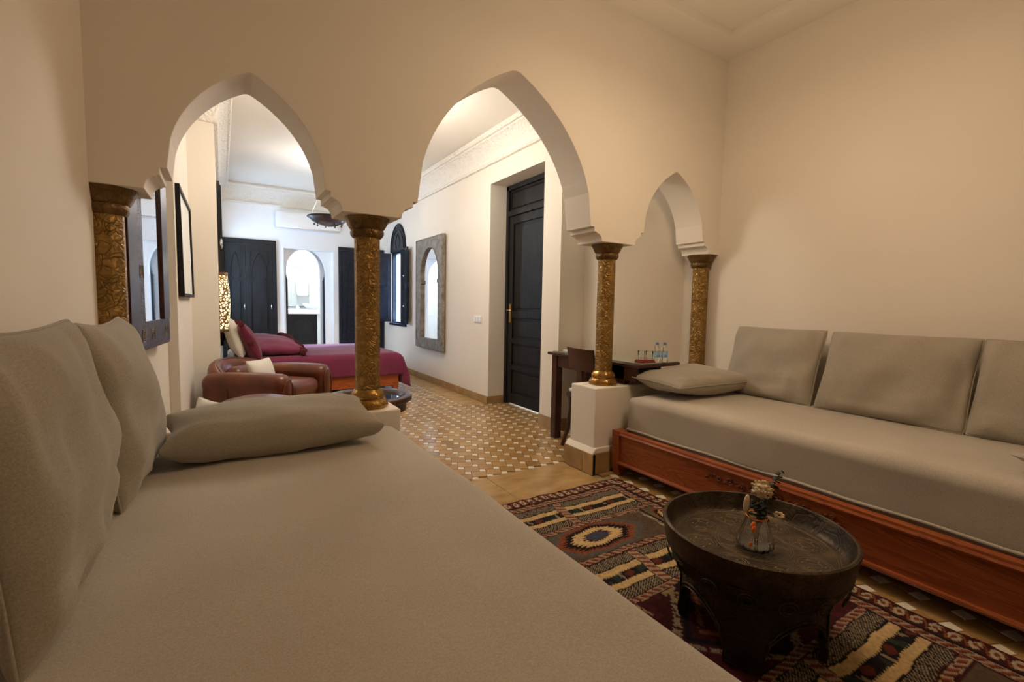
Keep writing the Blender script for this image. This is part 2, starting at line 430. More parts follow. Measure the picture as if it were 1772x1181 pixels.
# low walls under the columns
def low_wall(x0, x1, rightflare):
    mb = MB().box(x0, x1, 2.32, 2.58, 0, .58)
    return struct(mb, 'wall_middle', M['plaster'], bevel=.008)
lw1 = low_wall(XL-.02, .772, 1); lw2 = low_wall(2.10, XR+.02, 0)
# plaster flare + tile skirting around the right plinth
def plinth_foot():
    mb = MB().prism([(2.070, .140), (2.10, .178), (2.3, .178), (2.3, .14)], 2.305, 2.60, 'y')
    struct(mb, 'trim_1', M['plaster'], bevel=.006)
    b = MB().box(2.075, 2.24, 2.302, 2.318, 0, .142).build('tile', M['basetile'], lw2, bevel=.002)
    for y0, y1, mt in ((2.302, 2.40, M['slab']), (2.402, 2.598, M['basetile'])):
        MB().box(2.068, 2.099, y0, y1, 0, .14).build('tile', mt, lw2, bevel=.002)
plinth_foot()

# bedroom left wall (three steps)
plan = [(-.62, YB), (-.400, YB), (-.292, 3.62), (-.238, 3.63), (-.222, 4.93), (-.022, 4.95), (-.022, YE+.1), (-.62, YE+.1)]
struct(MB().prism(plan, 0, 3.2, 'z'), 'wall_left', M['plaster'])
# bedroom right wall with door recess and arched window opening
def right_wall():
    yc, hw, z0, z1, zt = 7.80, .40, .78, 2.00, 2.46
    arc = [(yc+hw*math.cos(a), z1+(zt-z1)*math.sin(a)) for a in [PI*k/20 for k in range(21)]]   # from right to left
    left = [p for p in arc if p[0] <= yc+1e-6][::-1]
    rght = [p for p in arc if p[0] >= yc-1e-6]
    A = [(3.33, 0), (3.60, 0), (3.60, 2.45), (4.62, 2.45), (4.62, 0), (yc, 0), (yc, z0), (yc-hw, z0)]+left+[(yc, 3.2), (3.33, 3.2)]
    B = [(yc, 0), (YE+.1, 0), (YE+.1, 3.2), (yc, 3.2)]+rght[::-1]+[(yc+hw, z0), (yc, z0)]
    struct(MB().prism(A, XW, XW+.3, 'x').prism(B, XW, XW+.3, 'x'), 'wall_right', M['plaster'])
right_wall()
nich = [(2.82, 3.34), (2.82, 3.02)]+[(2.82+.60*t**1.3, 3.02-.38*(1-(1-t)**1.15)) for t in [k/10 for k in range(1, 11)]]+[(3.6, 2.64), (3.6, 3.34)]
struct(MB().prism(nich, 0, 3.2, 'z'), 'wall_right', M['plaster'], auto=50)
# back wall with recess, inner arched doorway
RX0, RX1 = .885, 1.665
bw = [(-.2, 0), (RX0, 0), (RX0, 2.0), (RX1, 2.0), (RX1, 0), (2.7, 0), (2.7, 3.2), (-.2, 3.2)]
struct(MB().prism(bw, YE, YE+.16, 'y'), 'wall_back', M['whitepaint'])
def arch_board(x0, x1, zt, ax0, ax1, zs, za, y0, y1, bot=0):
    xc = (ax0+ax1)/2; hw = (ax1-ax0)/2
    pts = [(x0, bot), (ax0, bot)]+[(xc-hw*math.cos(a), zs+(za-zs)*math.sin(a)) for a in [PI*k/24 for k in range(25)]]+[(ax1, bot), (x1, bot), (x1, zt), (x0, zt)]
    return MB().prism(pts, y0, y1, 'y')
struct(arch_board(RX0-.05, RX1+.05, 2.1, .925, 1.56, 1.62, 2.02, YE+.16, YE+.24), 'wall_back', M['whitepaint'])
# dark door frame behind it and the white bathroom arch
def horseshoe(y0, y1):
    xc = 1.247
    outer = [(.86, 0), (.86, 1.72), (.92, 2.12), (1.57, 2.12), (1.64, 1.72), (1.64, 0)]
    inner = [(1.53, 0), (1.53, 1.50), (1.545, 1.52)]+[(xc+.315*math.cos(a), 1.66+.375*math.sin(a)) for a in [PI*(-.12)+PI*1.24*k/24 for k in range(25)]]+[(.955, 1.52), (.965, 1.5), (.965, 0)]
    return MB().prism(outer+inner, y0, y1, 'y')
d2 = struct(horseshoe(YE+.245, YE+.29), 'door_2', M['bluewood'])
struct(arch_board(.3, 2.3, 2.9, .965, 1.515, 1.66, 2.045, YE+.42, YE+.50), 'wall_back', M['whitepaint'])
# bathroom box
struct(MB().box(.2, .3, YE+.2, 11.3, 0, 2.9).box(2.3, 2.4, YE+.2, 11.3, 0, 2.9).box(.2, 2.4, 11.2, 11.3, 0, 2.9).box(.2, 2.4, YE+.2, 11.3, 2.9, 3.0), 'wall_back', M['whitepaint'])

# ceilings
struct(MB().box(XL-.1, XR+.1, -2, YB-.02, 3.082, 3.3), 'ceiling', M['ceilingpaint'])
s = MB(); z0, z1 = 3.025, 3.09
s.box(XL, XR, YA-.20, YA+.02, z0, z1).box(XR-.25, XR+.02, -1.9, YA-.2, z0, z1).box(XL-.02, XL+.25, -1.9, YA-.2, z0, z1).box(XL+.25, XR-.25, -1.9, -1.6, z0, z1)
struct(s, 'trim_2', M['ceilingpaint'])
struct(MB().box(-.6, 3.5, YB-.02, YE+.2, 2.95, 3.1), 'ceiling', M['ceilingpaint'])
# cornices
PROF = [(0, 2.65), (.028, 2.652), (.036, 2.668), (.028, 2.684), (.012, 2.69), (.016, 2.74), (.04, 2.81), (.085, 2.862), (.11, 2.876), (.112, 2.89), (.135, 2.892), (.148, 2.908), (.145, 2.925), (.125, 2.935), (.125, 2.96), (0, 2.96)]
def cornice(path, name, closed=False):
    # path in plan; profile offsets to the left of travel, mitred
    n = len(path); P = [Vector((*p, 0)) for p in path]; rings = []
    for i in range(n):
        def nrm(a, b): d = (b-a).normalized(); return Vector((-d.y, d.x, 0))
        if i == 0: m = nrm(P[0], P[1]); k = 1
        elif i == n-1: m = nrm(P[-2], P[-1]); k = 1
        else:
            a, b = nrm(P[i-1], P[i]), nrm(P[i], P[i+1]); m = (a+b).normalized(); k = 1/max(.3, m.dot(a))
        rings.append([P[i]+m*k*d+Vector((0, 0, z)) for d, z in PROF])
    q = MB(); L = len(PROF)
    for r in rings: q.v += [tuple(v) for v in r]
    for i in range(n-1):
        for j in range(L-1): q.f.append((i*L+j, (i+1)*L+j, (i+1)*L+j+1, i*L+j+1))
    q.f += [tuple(range(L)), tuple(range((n-1)*L, n*L))]
    return struct(q, name, M['carved'], auto=35)
cornice([(XW, 3.33), (XW, YE), (-.022, YE), (-.022, 4.95), (-.222, 4.93), (-.238, 3.63), (-.292, 3.62), (-.4, YB)], 'trim_3')

# skirting tiles, bedroom right wall + niche
bb = struct(MB().box(XW-.006, XW+.01, 4.62, YE, 0, .08), 'baseboard_right', M['grout'])
y = 4.622
while y < YE-.05:
    y2 = min(y+.33, YE); MB().box(XW-.016, XW-.006, y, y2-.003, 0, .085).build('tile', M['basetile'], bb, bevel=.002); y = y2
MB().box(XW-.016, 2.745, 4.608, 4.619, 0, .085).build('tile', M['slab'], bb, bevel=.002)
bb2 = struct(MB().box(XW-.006, XW, 3.33, 3.60, 0, .10), 'baseboard_right', M['grout'])
for y0, y1 in ((3.322, 3.598),): MB().box(XW-.016, XW-.006, y0, y1, 0, .105).build('tile', M['basetile'], bb2, bevel=.002)
for x0, x1 in ((2.537, 2.80),): MB().box(x0, x1, 3.314, 3.328, 0, .105).build('tile', M['basetile'], bb2, bevel=.002)

# ------------------------------------------------------------------ floor tiles (hopscotch zellige)
def tile_mesh(name, a, mat, hgt=.008):
    g = .0011; b = .0016
    mb = MB(); lo, hi = g, a-g
    mb.v = [(lo, lo, 0), (hi, lo, 0), (hi, hi, 0), (lo, hi, 0), (lo+b, lo+b, hgt), (hi-b, lo+b, hgt), (hi-b, hi-b, hgt), (lo+b, hi-b, hgt)]
    mb.f = [(4, 5, 6, 7), (0, 1, 5, 4), (1, 2, 6, 5), (2, 3, 7, 6), (3, 0, 4, 7)]
    return mb
def hopscotch(lat, ox, oy, region, keep, nsingle, prio, zoff=FZ):
    th = math.atan(.043/.099); c, sn = math.cos(th), math.sin(th)
    a, b = lat*c, lat*sn
    R = Matrix(((c, sn, 0), (-sn, c, 0), (0, 0, 1)))
    big, small = tile_mesh('t', a, None), tile_mesh('t', b, None)
    u, v = Vector((c, -sn, 0)), Vector((sn, c, 0))
    items = []
    x0, x1, y0, y1 = region
    for i in range(int((x0-ox)/lat)-1, int((x1-ox)/lat)+2):
        for j in range(int((y0-oy)/lat)-1, int((y1-oy)/lat)+2):
            o = Vector((ox+i*lat, oy+j*lat, zoff))
            for kind in (0, 1):
                p = o if kind else o-u*a
                mid = p+(u+v)*(b/2 if kind else a/2)
                if keep(mid.x, mid.y): items.append((prio(mid), kind, p, random.uniform(-.0006, .0006)))
    items.sort(key=lambda t: t[0])
    me = []
    for kind, src, mat, nm in ((0, big, M['tan_tile'], 'floor_tile'), (1, small, M['white_tile'], 'inlay_tile')):
        m = bpy.data.meshes.new(nm); m.from_pydata([tuple(R@Vector(p)) for p in src.v], [], src.f); m.materials.append(mat); me.append(m)
    cnt = [0, 0]; rest = [MB(), MB()]
    for pr_, kind, p, dz in items:
        if cnt[kind] < nsingle and pr_ < 1e6:
            o = bpy.data.objects.new(('floor_tile', 'inlay_tile')[kind], me[kind]); COL.objects.link(o)
            o.parent = FLOOR; o.location = (p.x, p.y, p.z+dz); cnt[kind] += 1
        else:
            src = (big, small)[kind]
            rest[kind].add([R@Vector(q)+p+Vector((0, 0, dz)) for q in src.v], src.f)
    for kind in (0, 1):
        if rest[kind].v:
            o = rest[kind].build(('floor_tile', 'inlay_tile')[kind], (M['tan_tile'], M['white_tile'])[kind], FLOOR); o['kind'] = 'stuff'
def keep_far(x, y):
    if y < 2.585: return False
    if x > 2.30 and y > 4.60: return False
    if x > XW-.02 and y > 3.32: return 3.60 < y < 4.62 and x < 2.78
    return -.38 < x < 2.83 and y < YE
LAT = .1085
hopscotch(LAT, 1.453, 2.624-.0, (-.4, 2.9, 2.5, 8.6), keep_far, 240,
          lambda m: (abs(m.x-2.0)*.6+(m.y-2.55)) if (m.x > .62+.22*(m.y-2.6) and m.x < 2.56) else 1e7+m.y)
hopscotch(.131, 2.165, .641, (.4, 3.3, -1.8, 2.30), lambda x, y: .5 < x < 2.78 and -1.7 < y < 2.25 and (y < 2.12 or x > 2.15), 45,
          lambda m: abs(m.x-2.24) if (2.12 < m.x < 2.40 and m.y > .2) else 1e7)
for (x0, x1) in ((.80, 1.435), (1.438, 2.062)):
    MB().box(x0, x1, 2.18, 2.602, FZ, .002).build('slab', M['slab'], FLOOR, bevel=.002)
MB().box(2.12, 2.5, 2.255, 2.297, FZ, .006).build('slab', M['basetile'], FLOOR, bevel=.002)
y = 4.61
while y < YE-.02:
    y2 = min(y+.42, YE-.01); MB().box(2.322, XW-.018, y, y2-.003, FZ, .0005).build('slab', M['slab'], FLOOR, bevel=.0015); y = y2

# ================================================================== COLUMNS
def octo(a, z): 
    k = (a+PI/8) % (PI/4)-PI/8
    return .35+.65*math.cos(PI/8)/math.cos(k)*1.04
def column(x, label, dim=1):
    y = 2.452
    t = thing('column', (x, y, .58), label, 'column', group='engraved brass columns')
    MB().lathe([(.0615, .085), (.0615, .875)], 32, rf=octo).build('shaft', M['brass'], t, auto=25)
    bp = [(.098, 0), (.102, .012), (.098, .032), (.086, .044), (.080, .048), (.084, .054), (.086, .066), (.080, .080), (.071, .090), (.066, .096)]
    MB().lathe(bp, 32, rf=octo).build('base', M['brass_polished'], t, auto=40)
    cp = [(.068, .868), (.074, .874), (.080, .884), (.082, .898), (.077, .908), (.084, .914), (.094, .932), (.100, .948), (.108, .956), (.110, .968), (.106, .970)]
    MB().lathe(cp, 32, rf=octo).build('capital', M['brass_dark'], t, auto=40)
    return t
column(-.385, 'leftmost engraved brass column, against the wall beside the grey-framed mirror')
column(.638, 'engraved brass column between the two tall arches, standing on the white plinth behind the long cushion')
column(2.280, 'engraved brass column on the white plinth at the end of the orange-wood sofa')
column(3.300, 'rightmost engraved brass column behind the water bottles, against the right wall')

# ================================================================== RIGHT SOFA
sofa = thing('sofa', (0, 0, 0), 'long low sofa with carved orange-brown wood frame and grey-beige mattress on the right', 'sofa')
YS0, YS1 = -1.5, 2.278
q = MB().box(2.235, 2.262, YS0, YS1-.05, .092, .282); q.build('front_board', M['redwood'], sofa, bevel=.002)
q = MB().prism([(2.222, .268), (2.218, .278), (2.224, .288), (2.226, .300), (2.262, .302), (2.262, .268)], YS0, YS1-.045, 'y'); q.build('top_rail', M['redwood'], sofa, bevel=.0015)
q = MB().prism([(2.222, .078), (2.216, .088), (2.220, .098), (2.262, .100), (2.262, .078)], YS0, YS1-.045, 'y'); q.build('bottom_rail', M['redwood'], sofa, bevel=.0015)
MB().prism([(2.216, .302), (2.216, .085), (2.222, .05), (2.240, .0), (2.30, .0), (2.30, .302)], YS1-.062, YS1, 'y').build('leg', M['redwood'], sofa, bevel=.004)
MB().prism([(2.216, .302), (2.216, .085), (2.222, .05), (2.240, .0), (2.30, .0), (2.30, .302)], YS0, YS0+.06, 'y').build('leg', M['redwood'], sofa, bevel=.004)
MB().box(2.262, 3.33, YS1-.03, YS1, .09, .29).build('side_board', M['redwood'], sofa, bevel=.002)
MB().box(2.262, 3.34, YS0, YS1-.03, .20, .235).build('slat_base', M['redwood'], sofa)
def carving(yc, parent, L=.52):
    q = MB(); x = 2.232; z = .222
    def spiral(cy, cz, r, d, turns=1.4, ph=0):
        return [(x-.003, cy+d*r*(1-.75*k/26)*math.cos(ph+turns*2*PI*k/26), cz+r*(1-.75*k/26)*math.sin(ph+turns*2*PI*k/26)) for k in range(27)]
    for d in (-1, 1):
        for k, (oy, oz, r) in enumerate(((.045, .0, .026), (.10, -.008, .022), (.15, .004, .020), (.20, -.006, .016), (.24, .003, .012))):
            q.tube(spiral(yc+d*oy*L/.5, z+oz, r, d, ph=k*1.7), .0045, 5)
            q.ball((x-.002, yc+d*(oy+.022)*L/.5, z+oz+.016*(1 if k % 2 else -1)), .004, .013, .007, 6, 5)
    for k in range(6):
        a = PI*k/5; q.ball((x-.003, yc+.02*math.cos(a), z+.02*math.sin(a)), .005, .009, .009, 6, 5)
    q.ball((x-.004, yc, z-.003), .006, .012, .012, 8, 6)
    q.build('carved_ornament', M['redcarve'], parent, smooth=True)
carving(1.235, sofa, .62)
def mfn(sx, sy, sz, seed, amp=.006, low=0):
    def fn(co, nr):
        k = noise.noise(Vector((co.x*2.2+seed, co.y*2.2, co.z*3)))*amp*1.6+noise.noise(Vector((co.x*6+seed, co.y*6, co.z*6)))*amp*.5
        return co+nr*k
    return fn
mm = rbox(1.05, 3.72, .27, .055, 34, mfn(0, 0, 0, 3, .008), centre=(2.825, .39, .40))
mm.build('mattress', M['greige'], sofa, smooth=True)
mp = MB().tube([(2.304, YS1-.05-.10*k, .305+.003*math.sin(k*1.3)) for k in range(36)], .009, 6); mp.build('piping', M['greige'], sofa, smooth=True)

def lean(xb, xt, zb, zt, yc, side):  # matrix for a cushion leaning on a side wall; side=+1 right wall
    up = Vector((xt-xb, 0, zt-zb)).normalized()
    return frame4(((xb+xt)/2, yc, (zb+zt)/2), (0, -1, 0) if side > 0 else (0, 1, 0), up)
cg = 'cushions leaning on the right wall'
C1 = cushion('cushion', .60, .50, .19, M['greige2'], 'square grey-beige back cushion of the right sofa, nearest the corner column', 'cushion', lean(3.07, 3.235, .53, 1.0, 1.755, 1), 1, group=cg, wr=.019, ear=.04)
C2 = cushion('cushion', .69, .50, .20, M['greige2'], 'grey-beige back cushion of the right sofa, second from the corner column', 'cushion', lean(3.05, 3.235, .53, 1.0, 1.085, 1), 2, group=cg, wr=.021, ear=.04)
C3 = cushion('cushion', .69, .50, .20, M['greige2'], 'grey-beige back cushion of the right sofa cut by the photo edge', 'cushion', lean(3.05, 3.235, .53, 1.0, .40, 1), 5, group=cg, wr=.02, ear=.04)
cushion('cushion', .75, .42, .185, M['greige2'], 'flat grey-beige cushion lying at the column end of the right sofa', 'cushion',
        frame4((2.748, 2.06, .638), (1, -.04, .0), (.02, 1, .04)), 4, ear=.08)
cushion('cushion', .6, .42, .12, M['greige2'], 'flat grey-beige cushion lying on the right sofa, only its tip in the photo', 'cushion',
        frame4((2.60, .13, .60), (.8, -.6, .0), (.6, .8, 0)), 6, ear=.12)

# ================================================================== LEFT SOFA
sofa2 = thing('sofa', (0, 0, 0), 'long low sofa with grey-beige mattress in the left foreground', 'sofa')
rbox(1.10, 3.88, .25, .045, 40, mfn(0, 0, 0, 9, .007), centre=(.165, .345, .408)).build('mattress', M['greige'], sofa2, smooth=True)
MB().box(.745, .770, -1.6, 2.25, .092, .27).build('front_board', M['redwood'], sofa2, bevel=.002)
MB().box(-.38, .745, -1.6, 2.25, .22, .275).build('slat_base', M['redwood'], sofa2)
MB().box(.70, .775, 2.20, 2.27, 0, .285).build('leg', M['redwood'], sofa2, bevel=.004)
MB().box(.70, .775, -1.6, -1.53, 0, .285).build('leg', M['redwood'], sofa2, bevel=.004)
MB().box(-.39, -.33, 2.20, 2.27, 0, .285).build('leg', M['redwood'], sofa2, bevel=.004)
MB().box(-.39, -.33, -1.6, -1.53, 0, .285).build('leg', M['redwood'], sofa2, bevel=.004)
cg2 = 'cushions leaning on the left wall'
cushion('cushion', .66, .55, .16, M['greige2'], 'big grey-beige cushion leaning on the left wall in the left foreground', 'cushion', lean(-.275, -.330, .54, 1.05, 1.27, -1), 11, wr=.022, group=cg2, ear=.07)
cushion('cushion', .62, .54, .20, M['greige2'], 'grey-beige cushion leaning on the left wall beside the long cushion', 'cushion', lean(-.25, -.322, .54, 1.04, 1.92, -1), 12, wr=.016, group=cg2, ear=.09)
cushion('bolster_cushion', .78, .36, .20, M['greige2'], 'long plump grey-beige cushion lying across the far end of the left sofa', 'cushion',
        frame4((.182, 2.085, .628), (1, .03, .0), (-.03, 1, .10)), 13, wr=.010, ear=.11, fat=.34, piping=False)

# ================================================================== RUG
def rug():
    X0, X1, Y0, Y1 = .60, 2.172, -.25, 2.19
    d = .0052; nx = int((X1-X0)/d); ny = int((Y1-Y0)/d)
    xs = np.linspace(X1, X0, nx+1); ys = np.linspace(Y1, Y0, ny+1)
    X, Y = np.meshgrid(xs, ys, indexing='ij')
    # small waviness of the weave
    a = X1-X + .004*np.sin(Y*19)+.003*np.sin(Y*47); b = Y1-Y+.004*np.sin(X*17)+.003*np.sin(X*41)
    rng = np.random.RandomState(3)
    def nz(s):
        g = rng.rand(int((X1-X0)/s)+3, int((Y1-Y0)/s)+3)
        fx = (X1-X)/s; fy = (Y1-Y)/s; i = fx.astype(int); j = fy.astype(int); u = fx-i; w = fy-j
        return (g[i, j]*(1-u)*(1-w)+g[i+1, j]*u*(1-w)+g[i, j+1]*(1-u)*w+g[i+1, j+1]*u*w)
    n1, n2, n3 = nz(.012), nz(.03), nz(.006)
    mar = np.array([.075, .012, .012]); dk = np.array([.018, .014, .016]); cream = np.array([.60, .46, .27]); tan = np.array([.66, .44, .17])
    red = np.array([.23, .045, .022]); org = np.array([.50, .14, .03]); blue = np.array([.055, .065, .115]); brn = np.array([.12, .075, .045]); olive = np.array([.17, .14, .06]); grey = np.array([.14, .13, .11])
    C = np.zeros(X.shape+(3,)); C[:] = mar
    def put(mask, c): C[mask] = c
    def sel(m, c1, c2, t): put(m & t, c1); put(m & ~t, c2)
    def border(e, along, w0, w1):  # floral guard
        m = (e >= w0) & (e < w1); put(m, mar)
        h = (e-w0)/(w1-w0)-.5; ph = along/.052
        f = np.abs(((ph % 1)-.5))*2; fl = (f**2+(2.1*h)**2 < .42) & (n1 > .32)
        put(m & fl, cream*.85); put(m & (f**2+(2.1*h)**2 < .07), red)
        put(m & (np.abs(h-.28*np.sin(ph*PI*2)) < .07) & ~fl, org*.6)
        put(m & (np.abs(h) > .43), dk)
    def chain(e, along, w0, w1, mult=1.0):
        m = (e >= w0) & (e < w1); h = (e-w0)/(w1-w0)-.5; ph = along/.036*mult
        put(m, cream*.62+red*.25)
        t = ((ph+h*.9) % 1); put(m & (t < .52) & (np.abs(h) < .34), red*1.1)
        put(m & (t > .40) & (t < .60) & (np.abs(h) < .30), mar)
        put(m & (np.abs(h) > .40), dk)
    def twill(m, along, across, mult=1):
        t = ((along*mult+across*1.4)/.0155) % 1
        sel(m, cream*.62, dk*1.4, (t < .40) & (n3 > .15))
    def stripeband(b0, flip=1, var=0):
        H = .245; t = b-b0; inb = (t >= 0) & (t < H) & (a > .155)
        twill(inb & (t < .062), a*flip, t)
        put(inb & (t >= .056) & (t < .064), dk)
        put(inb & (t >= .064) & (t < .100), tan)
        md = inb & (t >= .100) & (t < .150); put(md, dk)
        bl = ((a+b0)/.17) % 1
        put(md & (bl < .35) & (n2 > .45), np.array([.03, .045, .035])); put(md & (bl > .45) & (bl < .78) & (np.abs(t-.125) < .022*(1-np.abs(bl-.61)/.17)+.006*n1), red*.6)
        put(md & (np.abs(bl-.9) < .05) & (n1 > .4), cream*.5)
        put(inb & (t >= .150) & (t < .186), tan)
        zz = ((a/.008) % 1 < .5)*.004
        put(inb & (t >= .100) & (t < .100+zz), tan); put(inb & (t >= .150) & (t < .150+zz), dk)
        twill(inb & (t >= .186), -a*flip, t)
        put(inb & (t >= .186) & (t < .193), dk)
        # vertical dividing chains (diagonal)
        for xc in (.62, 1.16):
            e = a-xc-(t-.12)*.12; m = inb & (np.abs(e) < .028)
            h = e/.056; ph = t/.034
            put(m, cream*.62+red*.25); tt = (ph+h) % 1; put(m & (tt < .5) & (np.abs(h) < .36), red); put(m & (np.abs(h) > .42), dk)
    def serr(v, k, amp): return v+amp*(2*np.abs((k % 1)-.5)-.5)
    def medallion(cx, cy, sx, sy):
        # stepped diamond, a-range cx+-sx, b-range cy+-sy
        u = np.abs(a-cx)/sx; w = np.abs(b-cy)/sy
        dd = np.maximum(u*.92+w*.36, w*.80+u*.30)
        ang = (a/.018); s2 = (b/.018)
        dd = dd+.085*(2*np.abs((s2 % 1)-.5)-.5)*(u > w*.6)+.085*(2*np.abs((ang % 1)-.5)-.5)*(u <= w*.6)
        m = (u < 1.0) & (w < 1.02)
        put(m, brn)
        put(m & (dd < .86), grey*.8); put(m & (dd < .70), org*.62); put(m & (dd < .66), red*1.1); put(m & (dd < .60), org*.5)
        put(m & (dd < .57), dk*.8); put(m & (dd < .44), tan*1.05); put(m & (dd < .22), blue)
        put(m & (dd < .245) & (dd > .20), mar)
    bandH = .245
    # medallion row 1
    m1 = (b > .43) & (b < .70) & (a > .155); put(m1, brn)
    sel(m1 & (b < .455), cream*.6, mar, ((a/.012) % 1) < .5)
    medallion(.645, .545, .33, .135); medallion(1.38, .555, .35, .135); medallion(-.02+.155, .555, .12, .12)
    e = a-.255; mv = m1 & (np.abs(e) < .011) & (np.abs(b-.565) < .10); put(mv, cream*.8); put(m1 & (np.abs(e+.02) < .008), dk); put(m1 & (np.abs(e+.036) < .008), olive)
    put(m1 & (np.abs(a-.255) < .011) & (np.abs(b-.565) < .10) & (((b/.01) % 1) < .3), dk)
    # centre piled medallion
    mc = (b > .99) & (b < 1.47) & (a > .155); put(mc, mar*.9)
    put(mc & (n2 > .6), np.array([.10, .012, .02]))
    for cx in (.62, 1.20):
        u = np.abs(a-cx)/.30; w = np.abs(b-1.23)/.25; dd = u+w*.9+.05*(2*np.abs(((a+b)/.03 % 1)-.5)-.5)
        put(mc & (np.abs(dd-.95) < .06) & (n1 > .3), cream*.55+red*.2); put(mc & (np.abs(dd-.80) < .05), dk)
        put(mc & (np.abs(dd-.55) < .05) & (n1 > .25), org*.5); put(mc & (dd < .30), dk); put(mc & (dd < .16), org*.8)
    put(mc & (b < 1.09) & (np.abs(((a/.20) % 1)-.5) < .16) & (n1 > .35), tan*.6)
    stripeband(.148, 1); stripeband(.725, 1); stripeband(1.485, -1); stripeband(2.06, 1)
    m2 = (b > 1.78) & (b < 2.02) & (a > .155); put(m2, brn); medallion(.66, 1.905, .33, .115); medallion(1.35, 1.905, .33, .115)
    inn = a > .15
    for b0 in (.395, .682, .972, 1.448, 1.735, 2.02):
        keep = C.copy(); chain(b, a, b0, b0+.036); C[~inn] = keep[~inn]
    chain(b, a, .092, .142); border(b, a, .0, .092)
    keep = C.copy(); chain(a, b, .098, .150); border(a, b, .0, .098)
    lo = (b < a); C[lo] = keep[lo]
    put(np.minimum(a, b) < .010, mar*.8); put((np.minimum(a, b) > .088) & (np.minimum(a, b) < .094), dk)
    g_ = C.mean(-1, keepdims=True); C = (C*.85+g_*.15)*.80
    C *= (.66+.5*n3+.18*n1)[..., None]
    C = np.clip(C, .004, 1)
    Z = .009+.0012*n3-.0009*(C.sum(-1) < .15)+.0015*np.sin(X*6+Y*3)
    Z[(a < .004) | (b < .004)] = .002
    V = np.stack([X, Y, Z], -1).reshape(-1, 3)
    k = ny+1; I, J = np.meshgrid(np.arange(nx), np.arange(ny), indexing='ij'); q = (I*k+J).reshape(-1)
    F = np.stack([q, q+1, q+1+k, q+k], -1)
    me = bpy.data.meshes.new('rug'); me.vertices.add(len(V)); me.vertices.foreach_set('co', V.ravel().astype(np.float32))
    me.loops.add(F.size); me.loops.foreach_set('vertex_index', F.ravel().astype(np.int32))
    me.polygons.add(len(F)); me.polygons.foreach_set('loop_start', np.arange(0, F.size, 4, dtype=np.int32))
    me.update(calc_edges=True)
    ca = me.color_attributes.new('weave', 'FLOAT_COLOR', 'POINT')
    ca.data.foreach_set('color', np.concatenate([C.reshape(-1, 3), np.ones((len(V), 1))], 1).ravel().astype(np.float32))
    m, nt, bs = newmat('kilim_wool'); at = N(nt, 'ShaderNodeAttribute', attribute_name='weave')
    nt.links.new(at.outputs['Color'], bs.inputs['Base Color']); bs.inputs['Roughness'].default_value = .95; bs.inputs['Specular IOR Level'].default_value = .1
    v = mapping(nt); w = N(nt, 'ShaderNodeTexNoise'); w.inputs['Scale'].default_value = 350; nt.links.new(v, w.inputs[0]); bump(nt, bs, w.outputs[0], .5, .003)
    me.materials.append(m)
    o = bpy.data.objects.new('rug', me); COL.objects.link(o)
    tag(o, 'flat-woven kilim rug with maroon borders, tan stripes and serrated diamonds on the tile floor', 'rug')
rug()

# ================================================================== TRAY TABLE
TC = (1.545, .885)
tt = thing('tray_table', (TC[0], TC[1], .010), 'low round dark carved table with a raised metal tray rim, standing on the rug', 'table')
tp = [(.0, .305), (.262, .305), (.268, .308), (.276, .322), (.284, .360), (.288, .372), (.294, .374), (.300, .370), (.301, .360), (.297, .345), (.290, .300), (.282, .285), (.0, .285)]
MB().lathe(tp, 96, cap=False).build('tray', M['tray'], tt, auto=40)
def oct2(a, z): k = (a+PI/8) % (PI/4)-PI/8; return .5+.5*math.cos(PI/8)/math.cos(k)
MB().lathe([(.255, .284), (.288, .284), (.286, .268), (.276, .240), (.262, .222), (.250, .216), (.21, .216)], 64, rf=oct2, cap=False).build('bowl_side', M['tableside'], tt, auto=30)
# carved rings on the side + apron arches between the legs
rg = MB()
for k in range(16):
    a = 2*PI*k/16+.1
    for rr in (.026, .016):
        rg.tube([((.279+.012*((z0-.245)/.04))*math.cos(a+dx/.28), (.279+.012*((z0-.245)/.04))*math.sin(a+dx/.28), z0) for dx, z0 in [(rr*math.cos(w), .250+rr*math.sin(w)) for w in [2*PI*j/14 for j in range(14)]]], .0022, 4, closed=True)
tag(rg.build('carved_rings', M['tray'], tt, smooth=True), kind='stuff')
LEGA = [math.radians(d) for d in (207, 297, 27, 117)]
def facet(a0, a1, r, t, prof_bottom, ztop, n=14):
    """curved panel between angles with arched lower edge"""
    q = MB(); vs = []
    for i in range(n+1):
        w = i/n; a = a0+(a1-a0)*w; zb = prof_bottom(w)
        for rr in (r, r-t):
            for z in (zb, ztop): vs.append((rr*math.cos(a), rr*math.sin(a), z))
    fs = []
    for i in range(n):
        o = i*4; p = o+4
        fs += [(o, p, p+1, o+1), (o+2, o+3, p+3, p+2), (o, o+2, p+2, p), (o+1, p+1, p+3, o+3)]
    fs += [(0, 1, 3, 2), (n*4, n*4+2, n*4+3, n*4+1)]
    return q.add(vs, fs)
for k in range(4):
    a = LEGA[k]; hw = .25
    facet(a-hw, a+hw, .232, .022, lambda w: 0.0 if .0 <= w <= 1 else .1, .218, 8).build('leg', M['tableside'], tt, auto=30)
    sc = MB()
    sc.tube([(.234*math.cos(a+e), .234*math.sin(a+e), z) for e, z in ((-.22, .045), (-.22, .012), (0, .005), (.22, .012), (.22, .045))], .002, 4)
    sc.build('leg_edging', M['tray'], tt)
    b0, b1 = a+hw, a+PI/2-hw
    facet(b0, b1, .226, .016, lambda w: .055+.105*math.sin(PI*w)**.55, .218, 16).build('apron', M['tableside'], tt, auto=30)
    ar = MB()
    for s_ in (1, .78):
        ar.tube([(.229*math.cos(b0+(b1-b0)*w), .229*math.sin(b0+(b1-b0)*w), .062*s_+.112*math.sin(PI*w)**.55) for w in [j/16 for j in range(17)]], .0028, 4)
    ar.build('apron_carving', M['tray'], tt)
